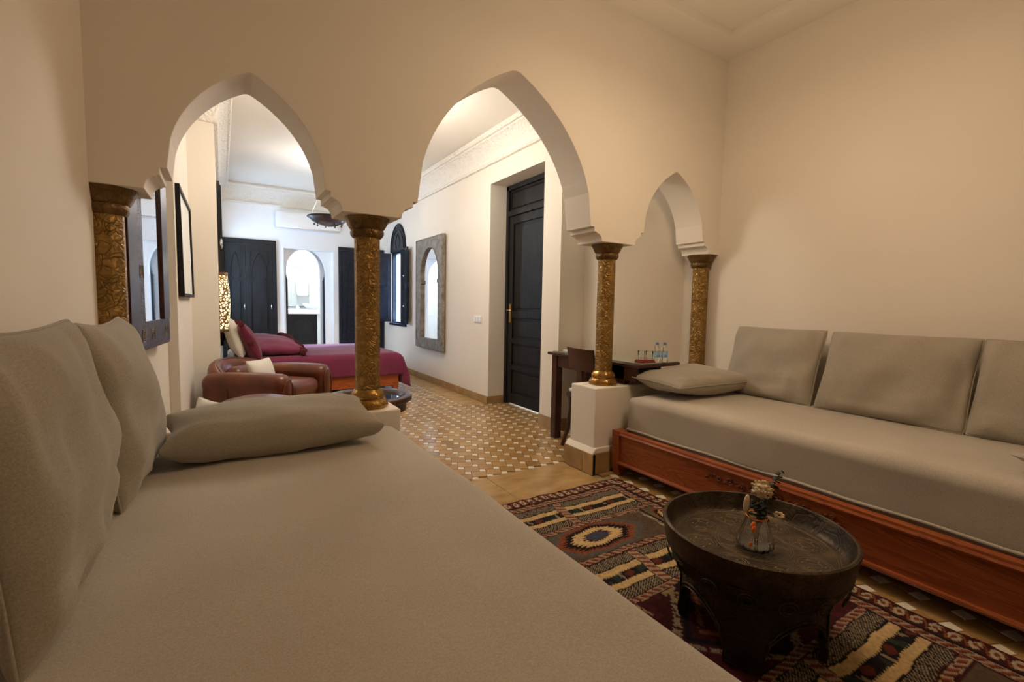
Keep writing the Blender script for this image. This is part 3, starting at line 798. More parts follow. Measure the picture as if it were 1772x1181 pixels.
en = MB()
for rr in (.252, .245, .120, .112): en.tube([(rr*math.cos(a), rr*math.sin(a), .3052) for a in [2*PI*k/60 for k in range(60)]], .0013, 4, closed=True)
for k in range(8):
    a0 = 2*PI*k/8+.2; cx_, cy_ = .182*math.cos(a0), .182*math.sin(a0)
    for rr in (.054, .044, .022): en.tube([(cx_+rr*math.cos(a), cy_+rr*math.sin(a), .3052) for a in [2*PI*j/22 for j in range(22)]], .0012, 4, closed=True)
    for j in range(6):
        a1 = 2*PI*j/6; en.ball((cx_+.032*math.cos(a1), cy_+.032*math.sin(a1), .305), .008, .004, .0016, 6, 4)
for k in range(12):
    a0 = 2*PI*k/12; en.tube([(r_*math.cos(a0+.25*math.sin(w)), r_*math.sin(a0+.25*math.sin(w)), .3052) for r_, w in [(.02+.09*j/8, PI*j/8) for j in range(9)]], .0012, 4)
tag(en.build('engraving', M['tray_line'], tt, smooth=True), kind='stuff')

# ------------------------------------------------------------------ vase with dried flowers
vx, vy, vz = 1.515, .862, .3165
vs_ = thing('flower_vase', (vx, vy, vz), 'small ribbed clear glass vase with an orange ribbon, standing in the dark tray', 'vase')
rib = lambda a, z: 1+.035*math.cos(14*a)*(1 if z < .09 else .3)
MB().lathe([(.012, .002), (.034, .001), (.043, .006), (.046, .018), (.042, .036), (.033, .064), (.024, .090), (.0225, .098), (.026, .106), (.024, .107), (.0205, .098), (.0218, .090), (.031, .064), (.040, .036), (.043, .018), (.039, .009), (.030, .006), (.012, .006)], 56, rf=rib).build('glass_body', M['glass'], vs_, smooth=True)
MB().tube([(.0262*math.cos(a), .0262*math.sin(a), .092+.003*math.sin(a)) for a in [2*PI*k/20 for k in range(20)]], .0016, 5, closed=True).build('ribbon', M['orange'], vs_, smooth=True)
rb = MB()
for cx_, cy_, cz_, r_ in ((-.034, -.012, .078, .012), (-.040, -.018, .072, .010), (-.047, -.015, .03, .008)):
    rb.ball((cx_, cy_, cz_), r_, r_*.35, r_*.9, 8, 5)
tag(rb.build('ribbon_bow', M['orange'], vs_), kind='stuff'); vs_.scale = (1.25, 1.25, 1.22)
bq = thing('dried_bouquet', (vx, vy, vz+.02), 'dried bouquet of eucalyptus, cream pompom flower and bunny tail in the glass vase', 'flowers')
stm = MB()
right = Vector((math.cos(.554), -math.sin(.554), 0)); fwd = Vector((math.sin(.554), math.cos(.554), 0)); upv = Vector((0, 0, 1))
def pt(r_, f_, z_): return right*r_+fwd*f_+upv*z_
def curve(p0, p1, p2, n=10): return [p0*(1-t)**2+p1*2*t*(1-t)+p2*t*t for t in [k/n for k in range(n+1)]]
euc = curve(pt(.005, 0, -.01), pt(.01, .0, .10), pt(.066, .02, .195), 14)
stm.tube(euc, .0013, 5)
stm.tube(curve(pt(0, 0, -.01), pt(.0, .0, .07), pt(.018, .01, .135)), .0012, 5)
stm.tube(curve(pt(0, 0, -.01), pt(-.006, 0, .05), pt(-.024, 0, .09)), .0012, 5)
stm.tube(curve(pt(.004, 0, .0), pt(.0, 0, .10), pt(.055, .0, .085), 12), .001, 5)
stm.build('stems', M['stem'], bq)
lv = MB()
for k, p in enumerate(euc[5:]):
    for sgn in (-1, 1):
        r_ = .0145-.0007*k; c_ = p+right*sgn*(.010-.0004*k)+upv*(.002*sgn)
        mt = Matrix.Rotation(random.uniform(-.7, .7), 3, 'X') @ Matrix.Rotation(sgn*.6+random.uniform(-.3, .3), 3, 'Y')
        lv.ball(c_, r_, r_*.8, .0018, 8, 4, mat=mt)
for k in range(16):
    a = random.uniform(0, 2*PI); lv.ball(pt(.012*math.cos(a)+.004, .014*math.sin(a), .085+random.uniform(0, .035)), .010, .009, .003, 8, 4, mat=Matrix.Rotation(random.uniform(-1, 1), 3, 'X'))
lv.build('eucalyptus_leaves', M['eucalyptus'], bq, smooth=True)
fp = MB(); pc = pt(.016, .012, .148)
for k in range(90):
    d = Vector((random.gauss(0, 1), random.gauss(0, 1), random.gauss(0, 1))).normalized(); r_ = random.uniform(.018, .026)
    fp.ball(pc+d*r_, .0042, .0042, .0035, 5, 4)
fp.ball(pc, .019, seg=10, rings=7)
fp.build('pompom_flower', M['dryflower'], bq)
MB().ball(pt(-.028, 0, .112), .0075, .0075, .026, 10, 8, mat=Matrix.Rotation(.12, 3, 'Y')).build('bunny_tail', M['dryflower'], bq, smooth=True)
f3 = MB(); c3 = pt(.058, 0, .080)
for k in range(7):
    a = 2*PI*k/7; f3.ball(c3+right*.009*math.cos(a)+upv*.004*math.sin(a)+fwd*.006*math.sin(a), .006, .006, .004, 6, 4)
f3.build('small_flower', M['dryflower'], bq, smooth=True); bq.scale = (1.3, 1.3, 1.2)

# ================================================================== BEDROOM: WARDROBES
def panel_leaf(parent, x0, x1, z0, z1, y, mat, handle_side=1, arch=True):
    """door leaf facing -y with an arched upper panel and two lower panels"""
    t = .022; q = MB(); st = .055
    leaf = MB().box(x0, x1, y, y+.03, z0, z1).build('door_leaf', mat, parent, bevel=.002)
    zb = z0+.62; zm = z0+.36
    m = MB()
    def ring(a0, a1, b0, b1, w=.012):
        m.box(a0, a1, y-.008, y, b0, b0+w).box(a0, a1, y-.008, y, b1-w, b1).box(a0, a0+w, y-.008, y, b0+w, b1-w).box(a1-w, a1, y-.008, y, b0+w, b1-w)
    px0, px1 = x0+st, x1-st
    ring(px0, px1, zb, z1-.09); ring(px0, px1, zm, zb-.05); ring(px0, px1, z0+.06, zm-.05)
    m.build('panel_moulding', mat, leaf)
    if arch:
        xc = (px0+px1)/2; hw = (px1-px0)/2-.02; zs = z1-.52; za = z1-.14
        a = MB()
        pth = [(xc-hw, y-.006, zb+.02), (xc-hw, y-.006, zs-.07), (xc-hw+.03, y-.006, zs-.05), (xc-hw+.03, y-.006, zs-.02), (xc-hw, y-.006, zs)]
        pth += [(xc+hw*t_, y-.006, zs+(za-zs)*math.sqrt(max(0, 4-(abs(t_)+1)**2))/1.732) for t_ in [-1+2*k/16 for k in range(1, 16)]]
        pth += [(xc+hw, y-.006, zs), (xc+hw-.03, y-.006, zs-.02), (xc+hw-.03, y-.006, zs-.05), (xc+hw, y-.006, zs-.07), (xc+hw, y-.006, zb+.02)]
        a.tube(pth, .006, 5)
        a.build('carved_arch', mat, leaf, smooth=True)
        MB().prism([(xc-hw+.01, zb+.03), (xc+hw-.01, zb+.03), (xc+hw-.01, zs)]+[(xc+(hw-.01)*t_, zs+(za-zs-.02)*math.sqrt(max(0, 4-(abs(t_)+1)**2))/1.732) for t_ in [1-2*k/12 for k in range(1, 12)]]+[(xc-hw+.01, zs)], y-.004, y+.002, 'y').build('panel', mat, leaf)
    hx = x1-.022 if handle_side > 0 else x0+.022
    MB().tube([(hx, y, .98), (hx, y-.02, .99), (hx, y-.02, 1.06), (hx, y, 1.07)], .005, 6).build('handle', M['chrome'], leaf, smooth=True)
    return leaf
def wardrobe(x0, x1, ztop, splits, mat, label):
    t = thing('wardrobe', (0, 0, 0), label, 'wardrobe'); y = YE
    q = MB().box(x0, x0+.05, y-.04, y, 0, ztop).box(x1-.06, x1, y-.04, y, 0, ztop).box(x0+.05, x1-.06, y-.04, y, ztop-.07, ztop)
    q.build('frame', mat, t, bevel=.003)
    xs = [x0+.052]+splits+[x1-.062]
    for k in range(len(xs)-1):
        panel_leaf(t, xs[k]+.002, xs[k+1]-.002, .02, ztop-.075, y-.034, mat, 1 if k == len(xs)-2 else 1)
    return t
wardrobe(.0, .775, 2.10, [.335], M['blackwood'], 'black double-door wardrobe with carved arches, left of the bathroom doorway')
wardrobe(1.745, 2.535, 2.085, [2.135], M['bluewood'], 'dark blue-black wardrobe right of the bathroom doorway, behind the middle column')

# air conditioner
ac = thing('air_conditioner', (1.27, YE, 2.30), 'white wall air conditioner above the arched bathroom doorway', 'air conditioner')
rbox(1.00, .19, .26, .035, 6, centre=(0, -.10, .15)).build('casing', M['plastic'], ac, smooth=True)
MB().box(-.47, .47, -.185, -.10, .012, .03).build('air_flap', M['chrome'], ac, bevel=.004)

# bathroom vanity
va = thing('vanity', (0, 0, 0), 'white vanity counter over a dark carved cabinet seen through the bathroom arch', 'vanity')
MB().box(.95, 2.0, 10.35, 11.0, .87, .965).build('counter', M['whitepaint'], va, bevel=.012)
for x_ in (.75, 1.68): MB().box(x_, x_+(.38 if x_ < 1 else .32), 10.40, 11.0, 0, .87).build('side_wall', M['whitepaint'], va)
cb = MB().box(1.13, 1.68, 10.42, 10.9, .08, .87).build('cabinet', M['blackwood'], va, bevel=.004)
MB().tube([(1.18, 10.415, .15), (1.18, 10.415, .62)]+[(1.405-.225*math.cos(a), 10.415, .62+.16*math.sin(a)) for a in [PI*k/12 for k in range(1, 12)]]+[(1.63, 10.415, .62), (1.63, 10.415, .15)], .008, 5).build('carved_arch', M['blackwood'], cb)
bm_ = thing('bathroom_mirror', (1.22, 11.19, 1.02), 'arched grey mirror on the bathroom wall above the counter', 'mirror')
MB().prism([(-.30, 0), (.42, 0)]+[(.06+.36*math.cos(a), .45+.42*math.sin(a)) for a in [PI*k/16 for k in range(17)]]+[(-.30, 0)][:0], -.02, 0, 'y').build('glass', M['paper'] if False else simple('dull_mirror', (.55, .56, .52), .25, .3), bm_)
MB().tube([(-.30, -.022, 0), (.42, -.022, 0)]+[(.06+.36*math.cos(a), -.022, .45+.42*math.sin(a)) for a in [PI*k/16 for k in range(17)]], .008, 5, closed=True).build('rim', M['chrome'], bm_)
t = thing('towel_dispenser', (1.50, 11.18, 1.25), 'white paper dispenser on the bathroom wall beside the mirror', 'dispenser')
rbox(.24, .12, .30, .03, 4, centre=(0, -.07, .15)).build('box', M['plastic'], t, smooth=True)
MB().box(-.11, .11, -.13, -.02, -.012, .0).build('outlet', M['chrome'], t)
for x_, h_, lb in ((1.06, .20, 'left soap bottle on the bathroom counter under the mirror'), (1.33, .10, 'right soap jar on the bathroom counter, beside the sink')):
    t = thing('soap_bottle', (x_, 10.55, .966), lb, 'bottle')
    MB().lathe([(.028, 0), (.03, .01), (.03, h_*.6), (.012, h_*.75), (.012, h_*.85)], 14).build('body', M['plastic'], t, smooth=True)
    MB().lathe([(.010, h_*.85), (.010, h_), (.003, h_)], 10).build('pump', M['chrome'], t)
t = thing('wash_basin', (1.62, 10.66, .966), 'white round wash basin on the bathroom counter', 'basin')
MB().lathe([(.08, 0), (.17, .08), (.185, .12), (.175, .12), (.16, .08), (.07, .02), (0.0, .02)], 28, cap=False).build('bowl', M['whitepaint'], t, smooth=True)

# ------------------------------------------------------------------ window with arched tympanum and shutters
wy, hw = 7.80, .40
wf = MB()
wf.box(XW+.02, XW+.09, wy-hw, wy-hw+.035, .78, 2.0).box(XW+.02, XW+.09, wy+hw-.035, wy+hw, .78, 2.0).box(XW+.02, XW+.09, wy-hw, wy+hw, 1.965, 2.0).box(XW+.02, XW+.09, wy-hw, wy+hw, .78, .81)
win = struct(wf, 'window_1', M['bluewood'])
arcp = [(wy+hw*math.cos(a), 2.0+.46*math.sin(a)) for a in [PI*k/20 for k in range(21)]]
MB().prism(arcp, XW-.012, XW+.06, 'x').build('arched_panel', M['bluewood'], win, bevel=.003)
cv = MB()
cv.tube([(XW-.016, wy+(hw-.03)*math.cos(a), 2.01+.42*math.sin(a)) for a in [PI*k/20 for k in range(21)]], .012, 6)
cv.tube([(XW-.016, wy+(hw-.10)*math.cos(a), 2.03+.32*math.sin(a)) for a in [PI*k/20 for k in range(21)]], .008, 6)
cv.build('arch_carving', M['bluewood'], win, smooth=True)
fl = MB()
for sgn in (-1, 1): fl.tube([(XW-.014, wy+sgn*(.05+.06*math.sin(k*.5)), 2.05+.03*k) for k in range(9)], .010, 5)
fl.build('scroll_carving', M['bluewood'], win, smooth=True)
MB().ball((XW-.02, wy, 2.40), .012).build('boss', M['chrome'], win, smooth=True)
MB().box(XW-.03, XW+.1, wy-hw-.02, wy+hw+.02, .745, .782).build('window_sill', M['bluewood'], win, bevel=.003)
cs = MB().box(XW+.03, XW+.06, wy-hw+.036, wy-.01, .81, 1.965).build('casement', M['blackwood'], win, bevel=.003)
MB().box(XW+.024, XW+.031, wy-hw+.08, wy-.06, .86, 1.92).build('pane', M['smokeglass'], cs)
for z_ in (1.08, 1.58): MB().ball((XW+.018, wy-.20, z_), .014, seg=8, rings=6).build('knob', M['plastic'], cs, smooth=True)
def leaf_board(p0, p1, z0, z1, name, t=.028):
    a, b_ = Vector((*p0, 0)), Vector((*p1, 0)); d = (b_-a).normalized(); n_ = Vector((-d.y, d.x, 0))*t/2
    pts = [(a+n_), (b_+n_), (b_-n_), (a-n_)]
    o = MB().prism([(p.x, p.y) for p in pts], z0, z1, 'z').build(name, M['bluewood'], win, bevel=.003)
    m2 = MB(); off = n_*1.25
    for zz0, zz1 in ((z0+.06, (z0+z1)/2-.04), ((z0+z1)/2+.04, z1-.06)):
        for sg in (1, -1):
            q0 = a+d*.05; q1 = b_-d*.05
            m2.tube([q0+off*sg+Vector((0, 0, zz0)), q1+off*sg+Vector((0, 0, zz0)), q1+off*sg+Vector((0, 0, zz1)), q0+off*sg+Vector((0, 0, zz1))], .006, 4, closed=True)
    m2.build('panel_moulding', M['bluewood'], o)
    return o
leaf_board((XW-.005, wy+hw-.01), (2.20, wy+hw+.06), .80, 1.99, 'shutter')
leaf_board((XW-.015, wy-hw), (2.475, wy-hw-.27), .80, 2.01, 'shutter')
# window added beyond the bed: its glowing panes supply bluish fill light
w2 = MB(); xa, xb = -.022, .012
w2.box(xa, xb, 7.66, 7.70, .86, 2.14).box(xa, xb, 8.34, 8.38, .86, 2.14).box(xa, xb, 7.70, 8.34, .86, .90).box(xa, xb, 7.70, 8.34, 2.10, 2.14).box(xa, xb, 8.005, 8.035, .90, 2.10)
fill_win = struct(w2, 'added_fill_window', M['bluewood'])
for ya in (7.70, 8.035): MB().box(xa, xa+.012, ya, ya+.305, .90, 2.10).build('pane', M['fillpane'], fill_win)
struct(MB().box(8.4, 8.5, 9, 24, -.2, 1.0), 'wall_outside', M['whitepaint'])

# ------------------------------------------------------------------ right mirror
def arched_mirror():
    y0, y1, z0, z1 = 5.80, 6.78, .485, 2.055
    t = thing('wall_mirror', (XW, (y0+y1)/2, z0), 'tall embossed silver mirror with an arched glass on the right wall near the window', 'mirror')
    hwf = (y1-y0)/2; H = z1-z0; gh = .325; zs = 1.02; za = 1.43
    yc = -.03
    inner = [(yc-gh, .15), (yc-gh, zs-.10), (yc-gh+.03, zs-.085), (yc-gh+.03, zs-.05)]+[(yc-(gh+.01)*math.cos(a), zs+(za-zs)*math.sin(a)) for a in [-.1+(PI+.2)*k/24 for k in range(25)]]+[(yc+gh-.03, zs-.05), (yc+gh-.03, zs-.085), (yc+gh, zs-.10), (yc+gh, .15)]
    left = [(-hwf, 0), (yc, 0), (yc, .15)]
    k = len(inner)//2
    A = [(-hwf, 0), (yc, 0), (yc, .15)]+inner[:k+1]+[(inner[k][0], H), (-hwf, H)]
    B = [(hwf, 0), (hwf, H), (inner[k][0], H)]+inner[k:]+[(yc, .15), (yc, 0)]
    f = MB().prism(A, -.062, -.022, 'x').prism(B, -.062, -.022, 'x'); f.build('frame', M['silver'], t)
    e = MB()
    e.tube([(-.062, -hwf+.008, .008), (-.062, hwf-.008, .008), (-.062, hwf-.008, H-.008), (-.062, -hwf+.008, H-.008)], .010, 5, closed=True)
    e.tube([(-.064, *p) for p in inner], .006, 5)
    e.build('rim', M['silver'], t)
    MB().box(-.034, -.026, -gh-.05+yc, gh+.05+yc, .12, za+.05).build('glass', M['mirror'], t)
    MB().box(-.022, 0, -hwf+.05, hwf-.05, .05, H-.05).build('backing', M['brownframe'], t)
arched_mirror()
sw = thing('light_switch', (XW, 4.88, .955), 'white triple light switch plate on the right wall beside the dark door', 'switch')
MB().box(-.010, 0, -.095, .095, -.04, .04).build('plate', M['plastic'], sw, bevel=.003)
for k in range(3): MB().box(-.016, -.010, -.085+.058*k, -.035+.058*k, -.028, .028).build('rocker', M['plastic'], sw, bevel=.002)

# ------------------------------------------------------------------ dark door on the right
def door():
    x = 2.75; y0, y1, H = 3.605, 4.615, 2.445
    fr = MB().box(x, x+.08, y0, y0+.045, 0, H).box(x, x+.08, y1-.05, y1, 0, H).box(x, x+.08, y0, y1, H-.05, H).box(x, x+.08, y0+.045, y1-.05, 2.11, 2.165)
    d = struct(fr, 'door_1', M['blackwood'], bevel=.004)
    MB().box(x+.03, x+.05, y0+.045, y1-.05, 2.165, H-.05).build('transom_panel', M['blackwood'], d)
    MB().tube([(x+.028, y0+.075, 2.195), (x+.028, y1-.08, 2.195), (x+.028, y1-.08, H-.08), (x+.028, y0+.075, H-.08)], .008, 4, closed=True).build('panel_moulding', M['blackwood'], d)
    a, b_ = y0+.048, y1-.053
    lf = MB().box(x+.035, x+.055, a, b_, .018, 2.105).build('door_leaf', M['blackwood'], d)
    # stiles and rails proud of the recessed panels
    rails = [(.018, .13), (.40, .455), (.70, .755), (.985, 1.06), (2.02, 2.105)]
    q = MB().box(x+.016, x+.036, a, a+.085, .018, 2.105).box(x+.016, x+.036, b_-.085, b_, .018, 2.105)
    for r0, r1 in rails: q.box(x+.0165, x+.036, a+.085, b_-.085, r0, r1)
    q.build('rails', M['blackwood'], lf, bevel=.003)
    for k in range(len(rails)-1):
        z0_, z1_ = rails[k][1], rails[k+1][0]
        MB().box(x+.026, x+.036, a+.115, b_-.115, z0_+.03, z1_-.03).build('panel', M['blackwood'], lf, bevel=.006)
    hy = b_-.045
    MB().box(x+.010, x+.018, hy-.018, hy+.018, .93, 1.14).build('handle_plate', M['gold'], lf, bevel=.003)
    MB().tube([(x+.012, hy, 1.07), (x-.03, hy, 1.07), (x-.034, hy-.03, 1.07), (x-.034, hy-.10, 1.065)], .008, 6).build('handle', M['gold'], lf, smooth=True)
    struct(MB().box(x+.3, x+.34, y0-.3, y1+.3, 0, 2.8), 'wall_outside', M['whitepaint'])
    lamp('light_under_door', 'AREA', (x+.2, 4.15, .3), 3, (.75, .85, 1), .15, (x+.2, 4.15, 0), .6)
    struct(MB().box(x+.085, x+.30, y0-.08, y0-.02, 0, 2.6).box(x+.085, x+.30, y1+.02, y1+.08, 0, 2.6).box(x+.085, x+.34, y0-.08, y1+.08, 2.6, 2.66), 'wall_outside', M['whitepaint'])
door()

# ------------------------------------------------------------------ left wall: mirror, picture, lamp, carved panel
def left_mirror():
    a, b_ = Vector((-.398, 2.60, 0)), Vector((-.292, 3.62, 0)); d = (b_-a).normalized(); n_ = Vector((d.y, -d.x, 0))
    L = .90; z0, z1 = .875, 2.36
    t = thing('wall_mirror', (0, 0, 0), 'tall mirror in a grey embossed and brown frame behind the leftmost column', 'mirror')
    o = a+d*.004; L = .76
    t.matrix_world = Matrix(((d.x, n_.x, 0, o.x), (d.y, n_.y, 0, o.y), (0, 0, 1, z0), (0, 0, 0, 1)))
    H = z1-z0
    def ringf(x0_, x1_, x2_, x3_, w0, w1, y0, y1):
        return MB().box(x0_, x3_, y0, y1-.006, w0, w1).box(x0_, x3_, y0, y1, H-w1, H-w0).box(x0_, x1_, y0, y1, w1, H-w1).box(x2_, x3_, y0, y1, .136, H-w1)
    ringf(0, .150, L-.135, L, 0, .012, .0, .064).build('frame', M['brownframe'], t, bevel=.002)
    MB().box(.150, L, 0, .060, .012, .135).box(.150, L-.135, 0, .060, H-.135, H-.012).box(.150, .245, 0, .060, .135, H-.135).build('metal_border', M['purplemetal'], t)
    MB().box(.245, L-.135, .040, .052, .135, H-.135).build('glass', M['mirror'], t)
    st = MB()
    for x_, z_ in ((L*.5, .072), (.205, .072), (L-.09, .072), (.205, H*.5), (.205, H*.25)):
        for r_ in (.030, .020, .010): st.tube([(x_-r_, .0615, z_-r_), (x_+r_, .0615, z_-r_), (x_+r_, .0615, z_+r_), (x_-r_, .0615, z_+r_)], .0016, 4, closed=True)
    tag(st.build('embossing', M['silver'], t), kind='stuff')
left_mirror()
pf = thing('picture_frame', (-.236, 4.22, 1.14), 'thin black picture frame with a pale print on the left wall beyond the mirror', 'picture')
pf.rotation_euler = (0, -.012, -.012)
PW, PH = 1.0, .72
MB().box(.012, .040, -PW/2, -PW/2+.022, 0, PH).box(.012, .040, PW/2-.022, PW/2, 0, PH).box(.012, .040, -PW/2+.022, PW/2-.022, 0, .022).box(.012, .040, -PW/2+.022, PW/2-.022, PH-.022, PH).build('frame', M['blackwood'], pf, bevel=.002)
MB().box(.014, .026, -PW/2+.02, PW/2-.02, .02, PH-.02).build('print', M['paper'], pf)
wl = thing('wall_lamp', (-.021, 5.62, .80), 'glowing half-round pierced brass wall lamp above the white bed pillow', 'lamp')
LH = .60; prof = [(.088*math.cos(a), .098*math.sin(a)) for a in [-PI/2+PI*k/16 for k in range(17)]]
q = MB(); n_ = len(prof)
q.v = [(p[0]*(.82+.28*math.sin(PI*z_/LH)), p[1], z_) for z_ in [LH*k/10 for k in range(11)] for p in prof]
q.f = [(k*n_+j, k*n_+j+1, (k+1)*n_+j+1, (k+1)*n_+j) for k in range(10) for j in range(n_-1)]
q.build('lamp_shade', M['shade'], wl, smooth=True)
for z_ in (0, LH-.03):
    MB().prism([(p[0]*.92+.0, p[1]*1.04) for p in prof], z_, z_+.03, 'z').build('band', M['brass_dark'], wl)
MB().box(0, .004, -.10, .10, 0, LH).build('back_plate', M['brass_dark'], wl)
MB().ball((.03, 0, LH/2), .022, seg=10, rings=8).build('bulb', M['bulb'], wl, smooth=True)
l_ = lamp('wall_lamp_light', 'POINT', (.10, 5.62, 1.45), 2.2, (1, .78, .45), .05)
hb = thing('carved_headboard_panel', (-.021, 6.70, .62), 'tall black arched carved wooden panel above the bed head, seen edge-on', 'wall panel')
pts = [(-.62, 0), (.62, 0), (.62, 1.1)]+[(.62*t_, 1.1+.82*math.sqrt(max(0, 4-(abs(t_)+1)**2))/1.732) for t_ in [1-2*k/24 for k in range(1, 24)]]+[(-.62, 1.1)]
MB().prism(pts, 0, .030, 'x').build('panel', M['blackwood'], hb, bevel=.003)
MB().tube([(.034, p[0]*.9, .06+p[1]*.94) for p in pts], .012, 5, closed=True).build('carved_border', M['blackwood'], hb, smooth=True)
MB().ball((.03, -.58, 1.12), .018, .05, .06, 8, 6).build('ornament', M['chrome'], hb, smooth=True)

# ------------------------------------------------------------------ chandelier
ch = thing('chandelier', (1.20, 6.5, 2.10), 'hanging metal bowl lamp on three thin chains, beside the top of the middle column', 'lamp')
bowl = MB().lathe([(.005, -.005), (.10, .012), (.19, .055), (.245, .105), (.25, .112), (.24, .108), (.185, .064), (.10, .022), (.005, .008)], 40, cap=False)
bowl.build('bowl', M['amber'], ch, smooth=True)
MB().tube([(.25*math.cos(a), .25*math.sin(a), .112) for a in [2*PI*k/36 for k in range(36)]], .008, 6, closed=True).build('rim', M['blackwood'], ch, smooth=True)
for k in range(3):
    a = 2*PI*k/3+.4; MB().tube([(.25*math.cos(a), .25*math.sin(a), .112), (.10*math.cos(a), .10*math.sin(a), .45), (.0, 0, .62)], .0035, 4).build('chain', M['chrome'], ch)
MB().tube([(0, 0, .62), (0, 0, .85)], .006, 5).build('rod', M['chrome'], ch)
MB().ball((0, 0, .11), .05, seg=12, rings=8).build('bulb', M['bulb'], ch, smooth=True)
for k in range(9):
    a = 2*PI*k/9+.2; MB().ball((.17*math.cos(a), .17*math.sin(a), .02), .012, .012, .016, 7, 5).build('pendant', M['amber'], ch, smooth=True)

# ================================================================== BED
bed = thing('bed', (0, 0, 0), 'double bed with orange wooden frame behind the leather armchair', 'bed')
BX0, BX1, BY0, BY1 = .03, 1.93, 5.90, 7.50
MB().box(BX0, BX1, BY0, BY0+.04, .06, .27).build('side_rail', M['redwood_x'], bed, bevel=.006)
MB().box(BX0, BX1, BY1-.04, BY1, .06, .27).build('side_rail', M['redwood_x'], bed, bevel=.006)
MB().box(BX1-.04, BX1, BY0+.04, BY1-.04, .06, .27).build('foot_rail', M['redwood_x'], bed, bevel=.006)
for x_, y_ in ((BX0, BY0), (BX1-.07, BY0), (BX0, BY1-.07), (BX1-.07, BY1-.07)): MB().box(x_+.003, x_+.067, y_+.003, y_+.067, 0, .06).build('leg', M['redwood_x'], bed)
rbox(1.86, 1.52, .20, .06, 10, centre=((BX0+BX1)/2, (BY0+BY1)/2, .38)).build('mattress', M['whitefab'], bed, smooth=True)
def bedspread():
    x0, x1, y0, y1, zt = .10, 1.97, BY0-.035, BY1+.03, .492
    nx, ny = 70, 76; vs = []
    def drape(u, lo, hi, r=.07):   # u arc coordinate beyond edges -> (pos, drop)
        if u < lo+r:
            s = lo+r-u
            if s < r*PI/2: a = s/r; return lo+r-r*math.sin(a), r*(1-math.cos(a))
            return lo, r+(s-r*PI/2)
        if u > hi-r:
            s = u-hi+r
            if s < r*PI/2: a = s/r; return hi-r+r*math.sin(a), r*(1-math.cos(a))
            return hi, r+(s-r*PI/2)
        return u, 0
    hang = .25
    for i in range(nx+1):
        for j in range(ny+1):
            u = x0+.02+(x1-x0+hang+.10)*i/nx; v = y0-hang+(y1-y0+2*hang)*j/ny
            px, dx = drape(u, -9, x1); py, dy = drape(v, y0, y1)
            dz = max(dx, dy)+.15*min(dx, dy)
            fold = .010*math.sin(u*23+math.sin(u*7))*min(1, dy*6)+.010*math.sin(v*21)*min(1, dx*6)
            if dx > 0 and dy > 0: px += .04*min(dx, dy)*8; py += (-.02 if v < 6.5 else .02)*min(dx, dy)*8
            z = zt-dz+.006*noise.noise(Vector((u*3, v*3, 0)))
            z = max(.035, z)+.0
            sg = -1 if v < 6.5 else 1
            vs.append((px+(abs(fold)+.0 if dx > 0 else 0), py+sg*(abs(fold) if dy > 0 else 0), z))
    q = MB(); q.v = vs; q.f = [(i*(ny+1)+j, (i+1)*(ny+1)+j, (i+1)*(ny+1)+j+1, i*(ny+1)+j+1) for i in range(nx) for j in range(ny)]
    o = q.build('bedspread', M['purple'], smooth=True)
    sd = o.modifiers.new('t', 'SOLIDIFY'); sd.thickness = .008; sd.offset = 1
    tag(o, 'plum purple bedspread draped over the bed and hanging at its foot', 'bedspread')
bedspread()
cushion('pillow', .62, .44, .17, M['whitefab'], 'white linen pillow standing against the bed wall under the brass lamp', 'pillow', frame4((.115, 6.10, .71), (0, -1, 0), (-.30, 0, 1)), 21, group=None, piping=False)
pp = cushion('pillow', .50, .46, .17, M['maroon'], 'plum tasselled pillow leaning on the white bed pillow', 'pillow', frame4((.235, 6.00, .665), (.1, -1, 0), (-.42, -.05, 1)), 22, piping=False)
for k, (u, v) in enumerate(((-1, -1), (1, -1), (1, 1), (-1, 1), (0, 1.0), (1, 0), (-1, 0))):
    tb = MB()
    for j in range(10):
        tb.ball((u*.245+random.uniform(-.02, .02), v*.225+random.uniform(-.02, .02), random.uniform(-.02, .02)), .018, seg=6, rings=5)
    tb.build('tassel', M['tassel'], pp)
lp = cushion('pillow', .60, .98, .20, M['purple'], 'plump plum pillow with a dark pompom edge lying on the bed', 'pillow', frame4((.50, 6.40, .60), (1, .136, -.06), (-.136, 1, .09)), 23, piping=False, ear=.04)
P0, P1 = Vector((.80, 5.92, .53)), Vector((.66, 6.95, .665)); LI = lp.matrix_world.inverted()
for k in range(15):
    v = k/14; tb = MB(); pc_ = P0.lerp(P1, v)+Vector((0, 0, .035*4*v*(1-v)))
    for j in range(8): tb.ball(LI@(pc_+Vector((random.uniform(-.025, .025), random.uniform(-.025, .025), random.uniform(-.02, .025)))), .026, seg=6, rings=5)
    tb.build('pompom', M['tassel'], lp)

